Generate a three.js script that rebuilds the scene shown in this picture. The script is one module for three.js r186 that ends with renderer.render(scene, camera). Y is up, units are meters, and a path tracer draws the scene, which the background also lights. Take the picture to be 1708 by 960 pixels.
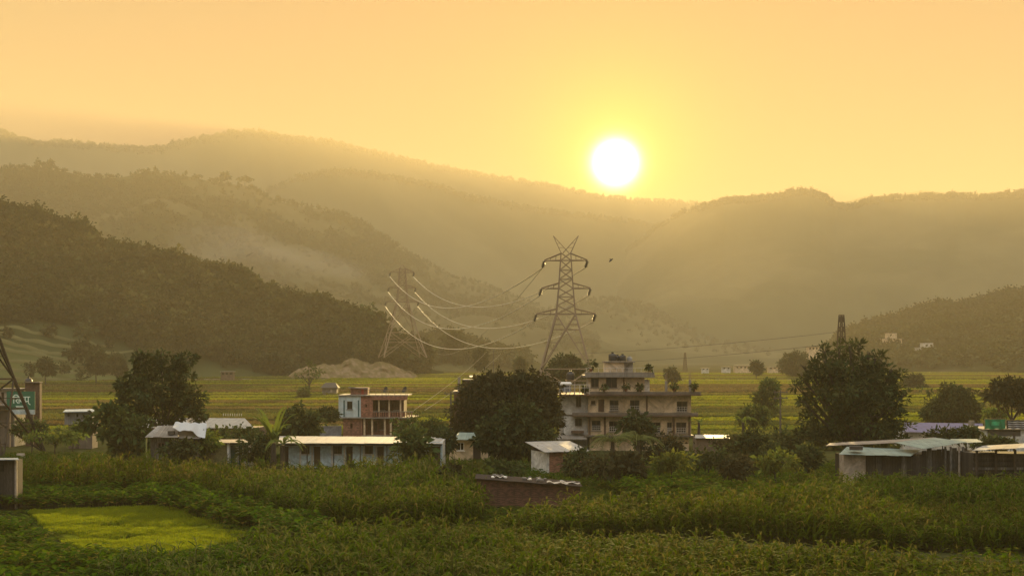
import * as THREE from 'three';
import { ImprovedNoise } from 'three/addons/math/ImprovedNoise.js';
import { mergeGeometries } from 'three/addons/utils/BufferGeometryUtils.js';

// ---------------------------------------------------------------- camera
// f: focal length in pixels of a 1708 x 960 frame, the horizon lies on row 600, the eye 10.6 m above the fields.
const f = 2346, CX = 854, HY = 600, EYE = 10.6;
const scene = new THREE.Scene();
const camera = new THREE.PerspectiveCamera(2 * Math.atan(480 / f) * 180 / Math.PI, 1708 / 960, 0.5, 30000);
camera.position.set(0, EYE, 0);
camera.setViewOffset(1708, 960, 0, -(HY - 480), 1708, 960);
camera.updateProjectionMatrix();
const renderer = new THREE.WebGLRenderer({ antialias: true });
renderer.toneMapping = THREE.LinearToneMapping;
renderer.toneMappingExposure = 6.4;
renderer.shadowMap.enabled = true;

// ---------------------------------------------------------------- sky: hazy evening air round a low sun, upper sky brightened as fill light
const SUN = new THREE.Vector3((1027 - CX) / f, (HY - 272) / f, -1).normalize();
{
  const W = 2048, H = 1024, data = new Float32Array(W * H * 4);
  const ss = (a, b, x) => { const t = Math.min(1, Math.max(0, (x - a) / (b - a))); return t * t * (3 - 2 * t); };
  const near = [0.046, 0.022, 0.004], mid = [0.040, 0.029, 0.016], low = [0.036, 0.038, 0.042], high = [0.25, 0.265, 0.27];  // high: out-of-view upper sky, raised above the horizon tone to light haze and foreground
  for (let j = 0; j < H; j++) {
    const el = ((j + 0.5) / H - 0.5) * Math.PI, y = Math.sin(el), c = Math.cos(el);
    for (let i = 0; i < W; i++) {
      const az = ((i + 0.5) / W - 0.5) * 2 * Math.PI, x = Math.cos(az) * c, z = Math.sin(az) * c;
      const th = Math.acos(Math.min(1, Math.max(-1, x * SUN.x + y * SUN.y + z * SUN.z))) * 180 / Math.PI;
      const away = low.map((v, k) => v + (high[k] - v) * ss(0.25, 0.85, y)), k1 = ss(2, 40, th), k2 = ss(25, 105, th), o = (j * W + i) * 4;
      const disc = 5 / (1 + Math.exp((th - 0.5) / 0.18)), ring = Math.exp(-Math.pow(th / 2.0, 1.3)), wide = Math.exp(-th / 7.5);
      for (let k = 0; k < 3; k++) {
        let v = near[k] + (mid[k] - near[k]) * k1; v += (away[k] - v) * k2;
        v += ring * [0.30, 0.19, -0.002][k] + wide * [0.10, 0.05, -0.001][k];
        data[o + k] = Math.max(0.02, v) + disc * [1, 0.95, 0.8][k];
      }
      data[o + 3] = 1;
    }
  }
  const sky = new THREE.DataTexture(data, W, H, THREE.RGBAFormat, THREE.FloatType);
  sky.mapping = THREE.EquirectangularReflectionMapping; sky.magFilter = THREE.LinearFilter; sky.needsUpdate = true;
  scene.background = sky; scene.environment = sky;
}
const sun = new THREE.DirectionalLight(new THREE.Color(1, 0.69, 0.27), 5);
sun.position.copy(SUN).multiplyScalar(900); sun.castShadow = true; sun.shadow.radius = 2;
sun.shadow.mapSize.set(4096, 4096);
Object.assign(sun.shadow.camera, { left: -400, right: 400, top: 400, bottom: -400, near: 1, far: 2500 });
scene.add(sun, sun.target);
scene.fog = new THREE.FogExp2(new THREE.Color(1.0, 0.87, 0.55), 0.00023);

// ---------------------------------------------------------------- helpers
function rng(seed) { let a = seed >>> 0; return () => { a = (a + 0x6D2B79F5) | 0; let t = Math.imul(a ^ (a >>> 15), 1 | a); t = (t + Math.imul(t ^ (t >>> 7), 61 | t)) ^ t; return ((t ^ (t >>> 14)) >>> 0) / 4294967296; }; }
const noise = new ImprovedNoise();
const N = (x, y, z = 0.37) => noise.noise(x, y, z);
const fbm = (x, y, o = 4) => { let s = 0, a = 1, t = 0; for (let i = 0; i < o; i++) { s += a * N(x, y, i * 7.13 + 0.37); t += a; a *= 0.5; x *= 2.03; y *= 2.03; } return s / t; };
const sstep = (a, b, x) => { const t = Math.min(1, Math.max(0, (x - a) / (b - a))); return t * t * (3 - 2 * t); };
const X = (px, D) => (px - CX) / f * D, Y = (py, D) => EYE - (py - HY) / f * D;
const groundY = (D) => 4.2 * sstep(180, 600, D);
const V = (x, y, z) => new THREE.Vector3(x, y, z);
const P = (px, py, D) => V(X(px, D), Y(py, D), -D);

const taken = {};
const numbered = (n) => { const k = taken[n] = (taken[n] ?? -1) + 1; return k ? n + '_' + String(k).padStart(3, '0') : n; };
function thing(name, label, category, pos = [0, 0, 0], turn = 0, group) {
  const o = new THREE.Group(); o.name = numbered(name); o.position.set(...pos); o.rotation.y = turn;
  o.userData = { label, category }; if (group) o.userData.group = group; scene.add(o); return o;
}
function mesh(name, geo, mat, parent) { const m = new THREE.Mesh(geo, mat); m.name = name; parent.add(m); return m; }
function tag(o, label, category, group) { o.name = numbered(o.name); o.userData = { label, category }; if (group) o.userData.group = group; return o; }
function struct(name, geo, mat, label) { const m = mesh(numbered(name), geo, mat, scene); m.userData = { kind: 'structure', label, category: name.replace(/_/g, ' ').split(' ').slice(-1)[0] }; return m; }
function cubeUV(g) {
  const p = g.attributes.position, n = g.attributes.normal, uv = new Float32Array(p.count * 2);
  for (let i = 0; i < p.count; i++) {
    const ax = Math.abs(n.getX(i)), ay = Math.abs(n.getY(i)), az = Math.abs(n.getZ(i));
    const [a, b] = ax > ay && ax > az ? [p.getZ(i), p.getY(i)] : ay > az ? [p.getX(i), p.getZ(i)] : [p.getX(i), p.getY(i)];
    uv[2 * i] = a; uv[2 * i + 1] = b;
  }
  g.setAttribute('uv', new THREE.BufferAttribute(uv, 2)); return g;
}
const bx = (x0, x1, y0, y1, z0, z1) => cubeUV(new THREE.BoxGeometry(Math.abs(x1 - x0), Math.abs(y1 - y0), Math.abs(z1 - z0)).translate((x0 + x1) / 2, (y0 + y1) / 2, (z0 + z1) / 2));
const cyl = (r0, r1, h, n = 10) => new THREE.CylinderGeometry(r1, r0, h, n).translate(0, h / 2, 0);
const unitBox = new THREE.BoxGeometry(1, 1, 1), UPV = V(0, 1, 0);
function bar(name, a, b, w, mat, parent, w2 = w) {
  const m = mesh(name, unitBox, mat, parent), d = b.clone().sub(a);
  m.position.copy(a).add(b).multiplyScalar(0.5); m.quaternion.setFromUnitVectors(UPV, d.clone().normalize()); m.scale.set(w, d.length(), w2); return m;
}
function taper(a, b, ra, rb, n = 6) { // a tapered limb
  const d = b.clone().sub(a), g = new THREE.CylinderGeometry(rb, ra, d.length(), n, 1, true);
  g.applyQuaternion(new THREE.Quaternion().setFromUnitVectors(UPV, d.clone().normalize())); g.translate((a.x + b.x) / 2, (a.y + b.y) / 2, (a.z + b.z) / 2); return g;
}
function quadGeo(a, b, c, d, th = 0.03) { // a thin slab with corners a b c d (anticlockwise seen from above)
  const n = b.clone().sub(a).cross(d.clone().sub(a)).normalize().multiplyScalar(th), v = [a, b, c, d], w = v.map((p) => p.clone().sub(n)), pos = [], put = (...q) => { for (const k of [0, 1, 2, 0, 2, 3]) pos.push(q[k].x, q[k].y, q[k].z); };
  put(a, b, c, d); put(w[3], w[2], w[1], w[0]);
  for (let i = 0; i < 4; i++) put(w[i], w[(i + 1) % 4], v[(i + 1) % 4], v[i]);
  const g = new THREE.BufferGeometry(); g.setAttribute('position', new THREE.Float32BufferAttribute(pos, 3)); g.computeVertexNormals(); return cubeUV(g);
}

// ---------------------------------------------------------------- textures and materials
function tex(fn, S = 256, srgb = true, rx = 1, ry = rx) {
  const d = new Uint8Array(S * S * 4);
  for (let j = 0; j < S; j++) for (let i = 0; i < S; i++) { const c = fn(i / S, j / S); for (let k = 0; k < 3; k++) d[(j * S + i) * 4 + k] = Math.max(0, Math.min(255, (Array.isArray(c) ? c[k] : c) * 255)); d[(j * S + i) * 4 + 3] = 255; }
  const t = new THREE.DataTexture(d, S, S); t.wrapS = t.wrapT = THREE.RepeatWrapping; t.magFilter = THREE.LinearFilter; t.repeat.set(rx, ry);
  if (srgb) t.colorSpace = THREE.SRGBColorSpace; t.needsUpdate = true; return t;
}
const tn = (u, v, s, z = 0) => { // tiling noise
  const a = u * Math.PI * 2, b = v * Math.PI * 2, r = s / 6.283; return N(Math.cos(a) * r + 11 + z, Math.sin(a) * r + Math.cos(b) * r * 1.1, Math.sin(b) * r + 3.1 + z);
};
const tfb = (u, v, s, z = 0) => tn(u, v, s, z) * 0.55 + tn(u, v, s * 2.3, z + 5) * 0.28 + tn(u, v, s * 5.1, z + 9) * 0.17;
const wornTex = tex((u, v) => 0.86 + 0.28 * tfb(u, v, 5) + 0.1 * tn(u * 1, v, 30) - 0.22 * Math.max(0, tn(u, v, 14, 3) - 0.18), 256, true, 0.22);
const streakTex = tex((u, v) => 0.84 + 0.22 * tn(u, 0.3, 26) * (0.6 + 0.4 * tn(u, v, 3)) + 0.16 * tfb(u, v, 4, 2), 256, true, 0.3);
const brickTex = tex((u, v) => {
  const row = Math.floor(v * 16), uu = (u * 5 + (row % 2) * 0.5) % 5, b = Math.floor(uu), m = (uu - b < 0.07 || (v * 16) % 1 < 0.16);
  const t = 0.5 + 0.5 * Math.sin(row * 12.9 + b * 78.2 + (row * b) % 7), k = 0.75 + 0.3 * t + 0.25 * tfb(u, v, 5);
  return m ? [0.56 * k, 0.5 * k, 0.45 * k] : [0.56 * k, 0.41 * k, 0.35 * k];
}, 256, true, 0.85);
const plankTex = tex((u, v) => { const p = Math.floor(u * 6), e = (u * 6) % 1 < 0.08 ? 0.45 : 1; return e * (0.7 + 0.25 * Math.sin(p * 5.3) * 0.5 + 0.25 * tn(u * 1, v * 0.2, 22, p)); }, 256, true, 0.8);
const tinBump = tex((u) => 0.5 + 0.5 * Math.sin(u * Math.PI * 2 * 6), 128, false, 1.1);
const barkTex = tex((u, v) => 0.6 + 0.4 * tn(u, v * 0.3, 18) + 0.2 * tfb(u, v, 6), 128, true, 0.7);
const S = (r, g, b, o = {}) => new THREE.MeshStandardMaterial({ color: new THREE.Color(r, g, b), roughness: 0.85, ...o });
const matte = (r, g, b, o = {}) => new THREE.MeshLambertMaterial({ color: new THREE.Color(r, g, b), ...o });
const leafMat = (r, g, b, o = {}) => new THREE.MeshPhysicalMaterial({ color: new THREE.Color(r, g, b), roughness: 0.9, transmission: 0.42, thickness: 0, side: THREE.DoubleSide, vertexColors: true, specularIntensity: 0.07, ...o });
const M = {
  white: S(0.66, 0.66, 0.64, { map: wornTex }), cream: S(0.68, 0.52, 0.34, { map: wornTex }), beige: S(0.70, 0.56, 0.38, { map: wornTex }), grey: S(0.34, 0.33, 0.31, { map: wornTex }),
  skyblue: S(0.56, 0.73, 0.84, { map: wornTex }), paleblue: S(0.58, 0.70, 0.74, { map: streakTex }), concrete: S(0.27, 0.245, 0.215, { map: streakTex }), darkconcrete: S(0.17, 0.14, 0.115, { map: streakTex }),
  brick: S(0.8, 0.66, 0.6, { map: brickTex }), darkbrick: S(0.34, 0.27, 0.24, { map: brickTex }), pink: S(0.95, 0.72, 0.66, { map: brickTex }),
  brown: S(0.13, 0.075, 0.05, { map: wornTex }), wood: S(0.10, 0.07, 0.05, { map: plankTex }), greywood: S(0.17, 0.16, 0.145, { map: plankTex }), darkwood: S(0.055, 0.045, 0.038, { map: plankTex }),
  glass: new THREE.MeshPhysicalMaterial({ color: new THREE.Color(0.015, 0.016, 0.018), roughness: 0.12 }), door: S(0.05, 0.035, 0.03), frame: S(0.09, 0.06, 0.045), grille: S(0.5, 0.48, 0.45),
  tin: S(0.42, 0.44, 0.44, { metalness: 0.15, roughness: 0.62, map: streakTex, bumpMap: tinBump, bumpScale: 0.012 }), tinrust: S(0.33, 0.29, 0.25, { metalness: 0.1, roughness: 0.7, map: streakTex, bumpMap: tinBump, bumpScale: 0.012 }),
  tinwhite: S(0.46, 0.46, 0.45, { metalness: 0.1, roughness: 0.6, map: streakTex, bumpMap: tinBump, bumpScale: 0.012 }), tinblue: S(0.13, 0.15, 0.36, { metalness: 0.1, roughness: 0.5, map: streakTex, bumpMap: tinBump, bumpScale: 0.012 }), tingreen: S(0.30, 0.40, 0.37, { metalness: 0.15, roughness: 0.55, map: streakTex, bumpMap: tinBump, bumpScale: 0.012 }),
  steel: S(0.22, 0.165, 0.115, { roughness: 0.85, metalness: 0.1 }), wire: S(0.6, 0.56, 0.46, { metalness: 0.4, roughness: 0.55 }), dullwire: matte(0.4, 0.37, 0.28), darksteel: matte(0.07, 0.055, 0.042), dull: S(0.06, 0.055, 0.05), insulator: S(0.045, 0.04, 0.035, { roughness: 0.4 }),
  tank: S(0.018, 0.018, 0.02, { roughness: 0.45 }), white2: S(0.78, 0.78, 0.76), stone: S(0.2, 0.185, 0.165, { map: wornTex }), plastic: S(0.7, 0.68, 0.64, { roughness: 0.5 }), bark: S(0.085, 0.065, 0.05, { map: barkTex }), pale: S(0.42, 0.36, 0.3, { map: wornTex }),
  green: S(0.01, 0.16, 0.09), netgreen: S(0.02, 0.30, 0.17), soil: S(0.17, 0.12, 0.085, { map: wornTex }), red: S(0.3, 0.05, 0.04), terracotta: S(0.25, 0.1, 0.06),
  leafA: leafMat(0.06, 0.082, 0.024, { transmission: 0.3 }), leafB: leafMat(0.046, 0.06, 0.022, { transmission: 0.25 }), leafC: leafMat(0.10, 0.135, 0.03), leafD: leafMat(0.042, 0.041, 0.019, { transmission: 0.2 }), leafY: leafMat(0.095, 0.115, 0.022), crop: leafMat(1, 1, 1, { specularIntensity: 0.02, transmission: 0.5 }), banana: leafMat(0.11, 0.15, 0.03, { vertexColors: false, transmission: 0.5 }), palm: leafMat(0.14, 0.16, 0.05, { vertexColors: false }), far: leafMat(0.045, 0.055, 0.022, { transmission: 0.2 }),
};

// ---------------------------------------------------------------- leaves, crowns, trees
// one leaf: a folded rhombus, pushed into flat arrays
class Leaves {
  constructor() { this.p = []; this.c = []; this.i = []; }
  leaf(o, dir, side, len, wid, col) {
    const b = this.p.length / 3, m = dir.clone().multiplyScalar(len * 0.45).add(o), t = dir.clone().multiplyScalar(len).add(o), s = side.clone().multiplyScalar(wid / 2);
    this.p.push(o.x, o.y, o.z, m.x + s.x, m.y + s.y, m.z + s.z, t.x, t.y - len * 0.12, t.z, m.x - s.x, m.y - s.y, m.z - s.z);
    for (let k = 0; k < 4; k++) this.c.push(...col);
    this.i.push(b, b + 1, b + 2, b, b + 2, b + 3);
  }
  strip(pts, side, w, col) { // an arching blade along pts, width w(t)
    const b = this.p.length / 3, n = pts.length;
    pts.forEach((q, k) => { const h = w(k / (n - 1)) / 2; this.p.push(q.x + side.x * h, q.y + side.y * h, q.z + side.z * h, q.x - side.x * h, q.y - side.y * h, q.z - side.z * h); this.c.push(...col, ...col); });
    for (let k = 0; k < n - 1; k++) { const a = b + 2 * k; this.i.push(a, a + 1, a + 3, a, a + 3, a + 2); }
  }
  geo() {
    const g = new THREE.BufferGeometry(); g.setAttribute('position', new THREE.Float32BufferAttribute(this.p, 3)); g.setAttribute('color', new THREE.Float32BufferAttribute(this.c, 3)); g.setIndex(this.i); g.computeVertexNormals(); return g;
  }
}
const onSphere = (r) => { const z = r() * 2 - 1, a = r() * 6.2832, s = Math.sqrt(1 - z * z); return V(s * Math.cos(a), z, s * Math.sin(a)); };
const tone = (r, v = 0.35) => { const k = 1 - v + 2 * v * r(), y = (r() - 0.5) * 0.35; return [k * (1 + y), k, k * (1 - y * 0.6)]; };
// blobs: [x, y, z, rx, ry, rz] in metres; clumps sit mostly near the skin of each blob, some stick out (spike)
function crownGeo(blobs, o) {
  const r = rng(o.seed ?? 1), L = new Leaves(), vol = blobs.map((b) => b[3] * b[4] + b[4] * b[5] + b[3] * b[5]), tot = vol.reduce((a, b) => a + b, 0);
  blobs.forEach((b, k) => {
    const n = Math.max(3, Math.round(o.clumps * vol[k] / tot));
    for (let c = 0; c < n; c++) {
      const d = onSphere(r), lump = 1 + 0.42 * N(d.x * 2.2 + k * 3.1, d.y * 2.2 + o.seed, d.z * 2.2), q = r() < 0.72 ? 0.78 + 0.24 * r() : Math.cbrt(r()) * 0.8, out = (r() < (o.spike ?? 0.2) ? 1.0 + 0.3 * r() : 1) * lump;
      const cc = V(b[0] + d.x * b[3] * q * out, b[1] + d.y * b[4] * q * out, b[2] + d.z * b[5] * q * out), ct = tone(r, o.vary ?? 0.42), R = o.clumpR * (0.6 + 0.8 * r());
      if (N(cc.x * 0.75 + 3, cc.y * 0.75, cc.z * 0.75 + k) < (o.gap ?? -0.26)) continue;
      for (let l = 0; l < o.leaves; l++) {
        const e = onSphere(r), at = V(cc.x + e.x * R * r(), cc.y + e.y * R * r() * 0.75, cc.z + e.z * R * r()), dir = e.clone().lerp(d, 0.35); dir.y += (o.lift ?? -0.1); dir.normalize();
        const side = dir.clone().cross(onSphere(r)).normalize(), ls = o.leaf * (0.6 + 0.8 * r()) * (q < 0.7 ? (o.fill ?? 1.9) : 1), k2 = 0.85 + 0.3 * r();
        L.leaf(at, dir, side, ls, ls * (o.aspect ?? 0.5), ct.map((x) => x * k2));
      }
    }
  });
  return L.geo();
}
// a tree at depth D with its foot at pixel column bpx; blobs given as [px, py, rx, ry (pixels), depth offset in m]
function tree(name, label, D, bpx, blobs, o = {}) {
  const s = D / f, gy = o.y ?? groundY(D), t = thing(name, label, o.category ?? 'tree', [X(bpx, D), gy, -D], 0, o.group), r = rng(o.seed ?? Math.round(bpx * 7 + D));
  const bl = blobs.map(([px, py, rx, ry, dz = 0]) => [(px - bpx) * s, Y(py, D) - gy, dz, rx * s, ry * s, Math.min(rx, ry * 1.3) * s * 1.05]);
  const size = Math.max(...bl.map((b) => b[3]));
  const lo = Math.min(...bl.map((b) => b[1] - b[4])), tr = o.trunk ?? Math.max(0.07, size * 0.07), fork = V((r() - 0.5) * 0.3, Math.max(0.4, lo * 0.75), 0);
  const limbs = [taper(V(0, -0.15, 0), fork, tr * 1.25, tr, 8)];
  for (const b of bl) {
    const c = V(b[0], b[1], b[2]), m = fork.clone().lerp(c, 0.5); m.y += (c.y - fork.y) * 0.08; m.x += (r() - 0.5) * 0.4;
    limbs.push(taper(fork, m, tr * 0.7, tr * 0.42), taper(m, c, tr * 0.42, tr * 0.2));
    for (let k = 0; k < (o.twigs ?? 4); k++) { const d = onSphere(r); d.y = Math.abs(d.y) * 0.8; limbs.push(taper(c.clone().lerp(m, r() * 0.6), V(c.x + d.x * b[3] * 0.95, c.y + d.y * b[4] * 0.95, c.z + d.z * b[5] * 0.95), tr * 0.2, 0.02, 5)); }
  }
  mesh(o.bush ? 'stem' : 'trunk', cubeUV(mergeGeometries(limbs.map((g) => { g.deleteAttribute('uv'); return g; }))), M.bark, t);
  const area = bl.reduce((a, b) => a + b[3] * b[4], 0);
  mesh(o.bush ? 'foliage' : 'crown', crownGeo(bl, { clumps: o.clumps ?? Math.min(600, Math.max(50, area * 22)), leaves: o.leaves ?? 18, leaf: o.leaf ?? 0.46, clumpR: o.clumpR ?? 0.62, seed: Math.round(bpx + D * 3), spike: o.spike, vary: o.vary, aspect: o.aspect, lift: o.lift, fill: o.fill, gap: o.gap }), o.mat ?? M.leafA, t);
  return t;
}
function forestTree(seed, cards, size, conifer) { // small crown for trees seen from far off: unit about 1 m high
  const r = rng(seed), bl = conifer ? [[0, 0.45, 0, 0.2, 0.3, 0.2], [0.02, 0.72, 0, 0.13, 0.26, 0.13]] : [[0, 0.55, 0, 0.3, 0.25, 0.3], [0.16, 0.72, 0.05, 0.2, 0.18, 0.2], [-0.15, 0.68, -0.08, 0.2, 0.2, 0.2], [0.03, 0.84, 0, 0.15, 0.15, 0.15]].map((b) => b.map((x) => x * (0.85 + 0.3 * r())));
  return crownGeo(bl, { clumps: cards / 6, leaves: 6, leaf: size, clumpR: 0.09, seed, spike: 0.2, vary: 0.25, aspect: 0.7 });
}
function scatter(name, label, geo, mat, list, category) { // list of [Vector3, scale, turn, colour, yscale]; what nobody could count
  const im = new THREE.InstancedMesh(geo, mat, list.length), m = new THREE.Matrix4(), q = new THREE.Quaternion(), c = new THREE.Color();
  list.forEach(([p, s, a, col, ys = s], i) => { m.compose(p, q.setFromAxisAngle(UPV, a), V(s, ys, s)); im.setMatrixAt(i, m); im.setColorAt(i, col ? c.setRGB(...col) : c.setRGB(1, 1, 1)); });
  im.name = numbered(name); im.userData = { kind: 'stuff', label, category }; scene.add(im); return im;
}

// ---------------------------------------------------------------- ground
{
  const xs = [], zs = [];
  for (let i = 0; i <= 120; i++) { const t = i / 60 - 1; xs.push(Math.sign(t) * Math.pow(Math.abs(t), 2.2) * 5200); }
  for (let i = 0; i <= 150; i++) { const t = i / 150; zs.push(600 - t * 900 - Math.pow(t, 5) * 5600); }
  const pos = [], col = [], idx = [], uv = [];
  for (const z of zs) for (const x of xs) {
    const D = -z; pos.push(x, groundY(D) - 0.03 + 0.12 * fbm(x * 0.05, z * 0.05, 2), z); uv.push(x, z);
    const n = fbm(x * 0.02, z * 0.02, 3), k = 0.8 + 0.5 * n; col.push(0.075 * k + 0.02 * Math.max(0, n), 0.085 * k, 0.032 * k);
  }
  for (let j = 0; j < zs.length - 1; j++) for (let i = 0; i < xs.length - 1; i++) { const a = j * xs.length + i, b = a + xs.length; idx.push(a, a + 1, b, a + 1, b + 1, b); }
  const g = new THREE.BufferGeometry(); g.setAttribute('position', new THREE.Float32BufferAttribute(pos, 3)); g.setAttribute('color', new THREE.Float32BufferAttribute(col, 3)); g.setAttribute('uv', new THREE.Float32BufferAttribute(uv, 2)); g.setIndex(idx); g.computeVertexNormals();
  struct('ground', g, matte(1, 1, 1, { vertexColors: true, map: wornTex }), 'flat green valley floor between the hills');
}

// ---------------------------------------------------------------- hills
// ridge: [pixel column, pixel row, depth]; the slope runs down to a foot depth and the back falls away behind
function hill(name, label, ridge, o) {
  const nV = o.nV ?? 46, nB = 8, step = o.step ?? 5, x0 = ridge[0][0], x1 = ridge[ridge.length - 1][0], nU = Math.round((x1 - x0) / step);
  const at = (px) => { let k = 0; while (k < ridge.length - 2 && ridge[k + 1][0] < px) k++; const a = ridge[k], b = ridge[k + 1], t = Math.min(1, Math.max(0, (px - a[0]) / (b[0] - a[0]))), e = t * t * (3 - 2 * t) * 0.5 + t * 0.5; return [a[1] + (b[1] - a[1]) * e, a[2] + (b[2] - a[2]) * t]; };
  const surf = (px, v) => { // v 0 foot .. 1 ridge .. 2 back foot
    const [py, D] = at(px), rough = o.rough ?? 2, ry = py - rough * (fbm(px * 0.03 + o.seed, o.seed, 4)), top = Y(ry, D), foot = typeof o.foot === 'function' ? o.foot(px) : o.foot, fy = groundY(foot) - 1.5;
    if (v <= 1) {
      const d = foot + (D - foot) * v, h = Math.pow(v, o.curve ?? 1.15), x = X(px, d), w = Math.sin(Math.PI * Math.min(1, v)) * (1 - v * 0.6);
      const sp = (o.spur ?? 0.12) * (top - fy) * fbm(x * (o.sf ?? 0.004) + o.seed * 3.3, d * (o.sf ?? 0.004) * 0.8, 5);
      return V(x, fy + (top - fy) * h + w * sp * 2, -d);
    }
    const t = v - 1, d = D + (o.back ?? 0.35 * D) * t; return V(X(px, d), top + (-4 - top) * Math.pow(t, 1.2), -d);
  };
  const pos = [], col = [], idx = [], rows = nV + nB + 1;
  for (let i = 0; i <= nU; i++) for (let j = 0; j < rows; j++) {
    const px = x0 + (x1 - x0) * i / nU, v = j <= nV ? j / nV : 1 + (j - nV) / nB, q = surf(px, v); pos.push(q.x, q.y, q.z); col.push(...o.color(q, px, v));
  }
  for (let i = 0; i < nU; i++) for (let j = 0; j < rows - 1; j++) { const a = i * rows + j, b = a + rows; idx.push(a, b, a + 1, b, b + 1, a + 1); }
  const g = new THREE.BufferGeometry(); g.setAttribute('position', new THREE.Float32BufferAttribute(pos, 3)); g.setAttribute('color', new THREE.Float32BufferAttribute(col, 3)); g.setIndex(idx); g.computeVertexNormals();
  struct(name, g, matte(1, 1, 1, { vertexColors: true }), label);
  return { surf, x0, x1, at };
}
const wooded = (a, b, s, lim = 0.05) => (q) => { const n = fbm(q.x * s, q.z * s, 4), t = sstep(lim - 0.12, lim + 0.12, n), k = 0.8 + 0.4 * fbm(q.x * s * 9, q.z * s * 9, 2); return a.map((x, i) => (x + (b[i] - x) * t) * k); };
const DG = [0.04, 0.05, 0.022], OL = [0.10, 0.095, 0.045], EARTH = [0.2, 0.155, 0.1];
hill('distant_mountain', 'faint farthest mountain crest at right, behind the long right ridge', [[1300, 372, 5830], [1380, 346, 5830], [1410, 336, 5830], [1450, 326, 5830], [1500, 323, 5830], [1545, 317, 5830], [1580, 322, 5830], [1620, 320, 5830], [1680, 330, 5830], [1780, 345, 5830], [1900, 365, 5830]], { foot: 5200, seed: 3.1, rough: 2, back: 400, nV: 14, color: wooded(DG, OL, 0.002) });
const farR = hill('far_ridge', 'long hazy mountain ridge behind everything, under the sun', [[-260, 205, 4068], [0, 219, 4181], [40, 232, 4181], [62, 241, 4181], [100, 237, 4181], [150, 241, 4238], [200, 247, 4238], [255, 249, 4238], [300, 239, 4294], [350, 229, 4294], [385, 220, 4294], [415, 217, 4294], [450, 223, 4350], [480, 231, 4407], [550, 237, 4520], [600, 249, 4576], [680, 266, 4690], [740, 281, 4802], [830, 295, 4972], [900, 306, 5085], [960, 319, 5198], [1000, 328, 5311], [1060, 334, 5424], [1130, 337, 5424], [1180, 342, 5537], [1260, 345, 5537], [1360, 360, 5537]], { foot: 3300, seed: 1.7, rough: 3, back: 500, spur: 0.22, sf: 0.0014, color: wooded(DG, OL, 0.0016) });
const spur = hill('middle_ridge', 'hazy lower spur in front of the far mountain ridge', [[380, 420, 3360], [430, 335, 3416], [453, 313, 3472], [500, 295, 3472], [550, 286, 3528], [620, 289, 3584], [700, 304, 3696], [800, 330, 3808], [880, 347, 3920], [960, 358, 4032], [1050, 368, 4144], [1130, 384, 4256], [1220, 410, 4256]], { foot: 2700, seed: 5.2, rough: 3, back: 300, spur: 0.2, sf: 0.002, color: wooded(DG, OL, 0.002) });
const rightR = hill('right_ridge', 'broad hazy ridge on the right with trees along its crest', [[1000, 470, 3840], [1060, 410, 3776], [1100, 378, 3712], [1140, 356, 3648], [1180, 345, 3584], [1210, 337, 3520], [1250, 334, 3520], [1290, 330, 3456], [1330, 322, 3456], [1355, 322, 3456], [1375, 331, 3392], [1395, 342, 3392], [1420, 347, 3328], [1440, 339, 3328], [1480, 333, 3328], [1520, 331, 3264], [1560, 331, 3264], [1600, 328, 3200], [1650, 330, 3200], [1708, 325, 3136], [1960, 300, 3008]], { foot: 2300, seed: 8.4, rough: 3, back: 500, spur: 0.2, sf: 0.002, color: wooded(DG, OL, 0.0025) });
const lowC = hill('low_hill', 'low rounded hazy hill behind the lattice tower', [[800, 575, 2688], [860, 548, 2688], [910, 520, 2688], [960, 505, 2688], [1020, 499, 2688], [1070, 507, 2688], [1130, 532, 2688], [1200, 556, 2688], [1300, 575, 2688], [1450, 580, 2688]], { foot: 1900, seed: 2.2, rough: 4, back: 250, spur: 0.15, color: wooded(DG, OL, 0.004) });
const midL = hill('middle_hill', 'hazy terraced hill on the left behind the dark wooded slope', [[-240, 262, 1958], [0, 280, 2025], [60, 279, 2025], [100, 285, 2025], [150, 298, 2052], [190, 296, 2079], [250, 286, 2106], [300, 293, 2133], [370, 304, 2160], [410, 310, 2187], [460, 334, 2241], [500, 344, 2295], [560, 353, 2349], [600, 370, 2376], [640, 395, 2430], [690, 427, 2498], [730, 448, 2538], [760, 464, 2565], [800, 473, 2632], [850, 490, 2700], [900, 510, 2700], [960, 540, 2700], [1060, 575, 2700]], { foot: 1300, seed: 6.6, rough: 4, back: 350, spur: 0.3, sf: 0.004, color: wooded(DG, [0.085, 0.08, 0.042], 0.006, 0.1) });
const rightN = hill('right_hill', 'brown wooded hill on the right dotted with houses', [[1340, 604, 1050], [1380, 592, 1060], [1405, 570, 1070], [1430, 554, 1080], [1470, 543, 1100], [1500, 538, 1120], [1550, 520, 1130], [1575, 512, 1140], [1600, 518, 1140], [1640, 508, 1150], [1680, 497, 1150], [1708, 494, 1160], [1950, 465, 1160]], { foot: (px) => 720 - Math.max(0, px - 1400) * 0.4, seed: 4.4, rough: 5, back: 260, spur: 0.12, sf: 0.01, color: wooded(DG, [0.10, 0.085, 0.05], 0.012, 0.1) });
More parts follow.
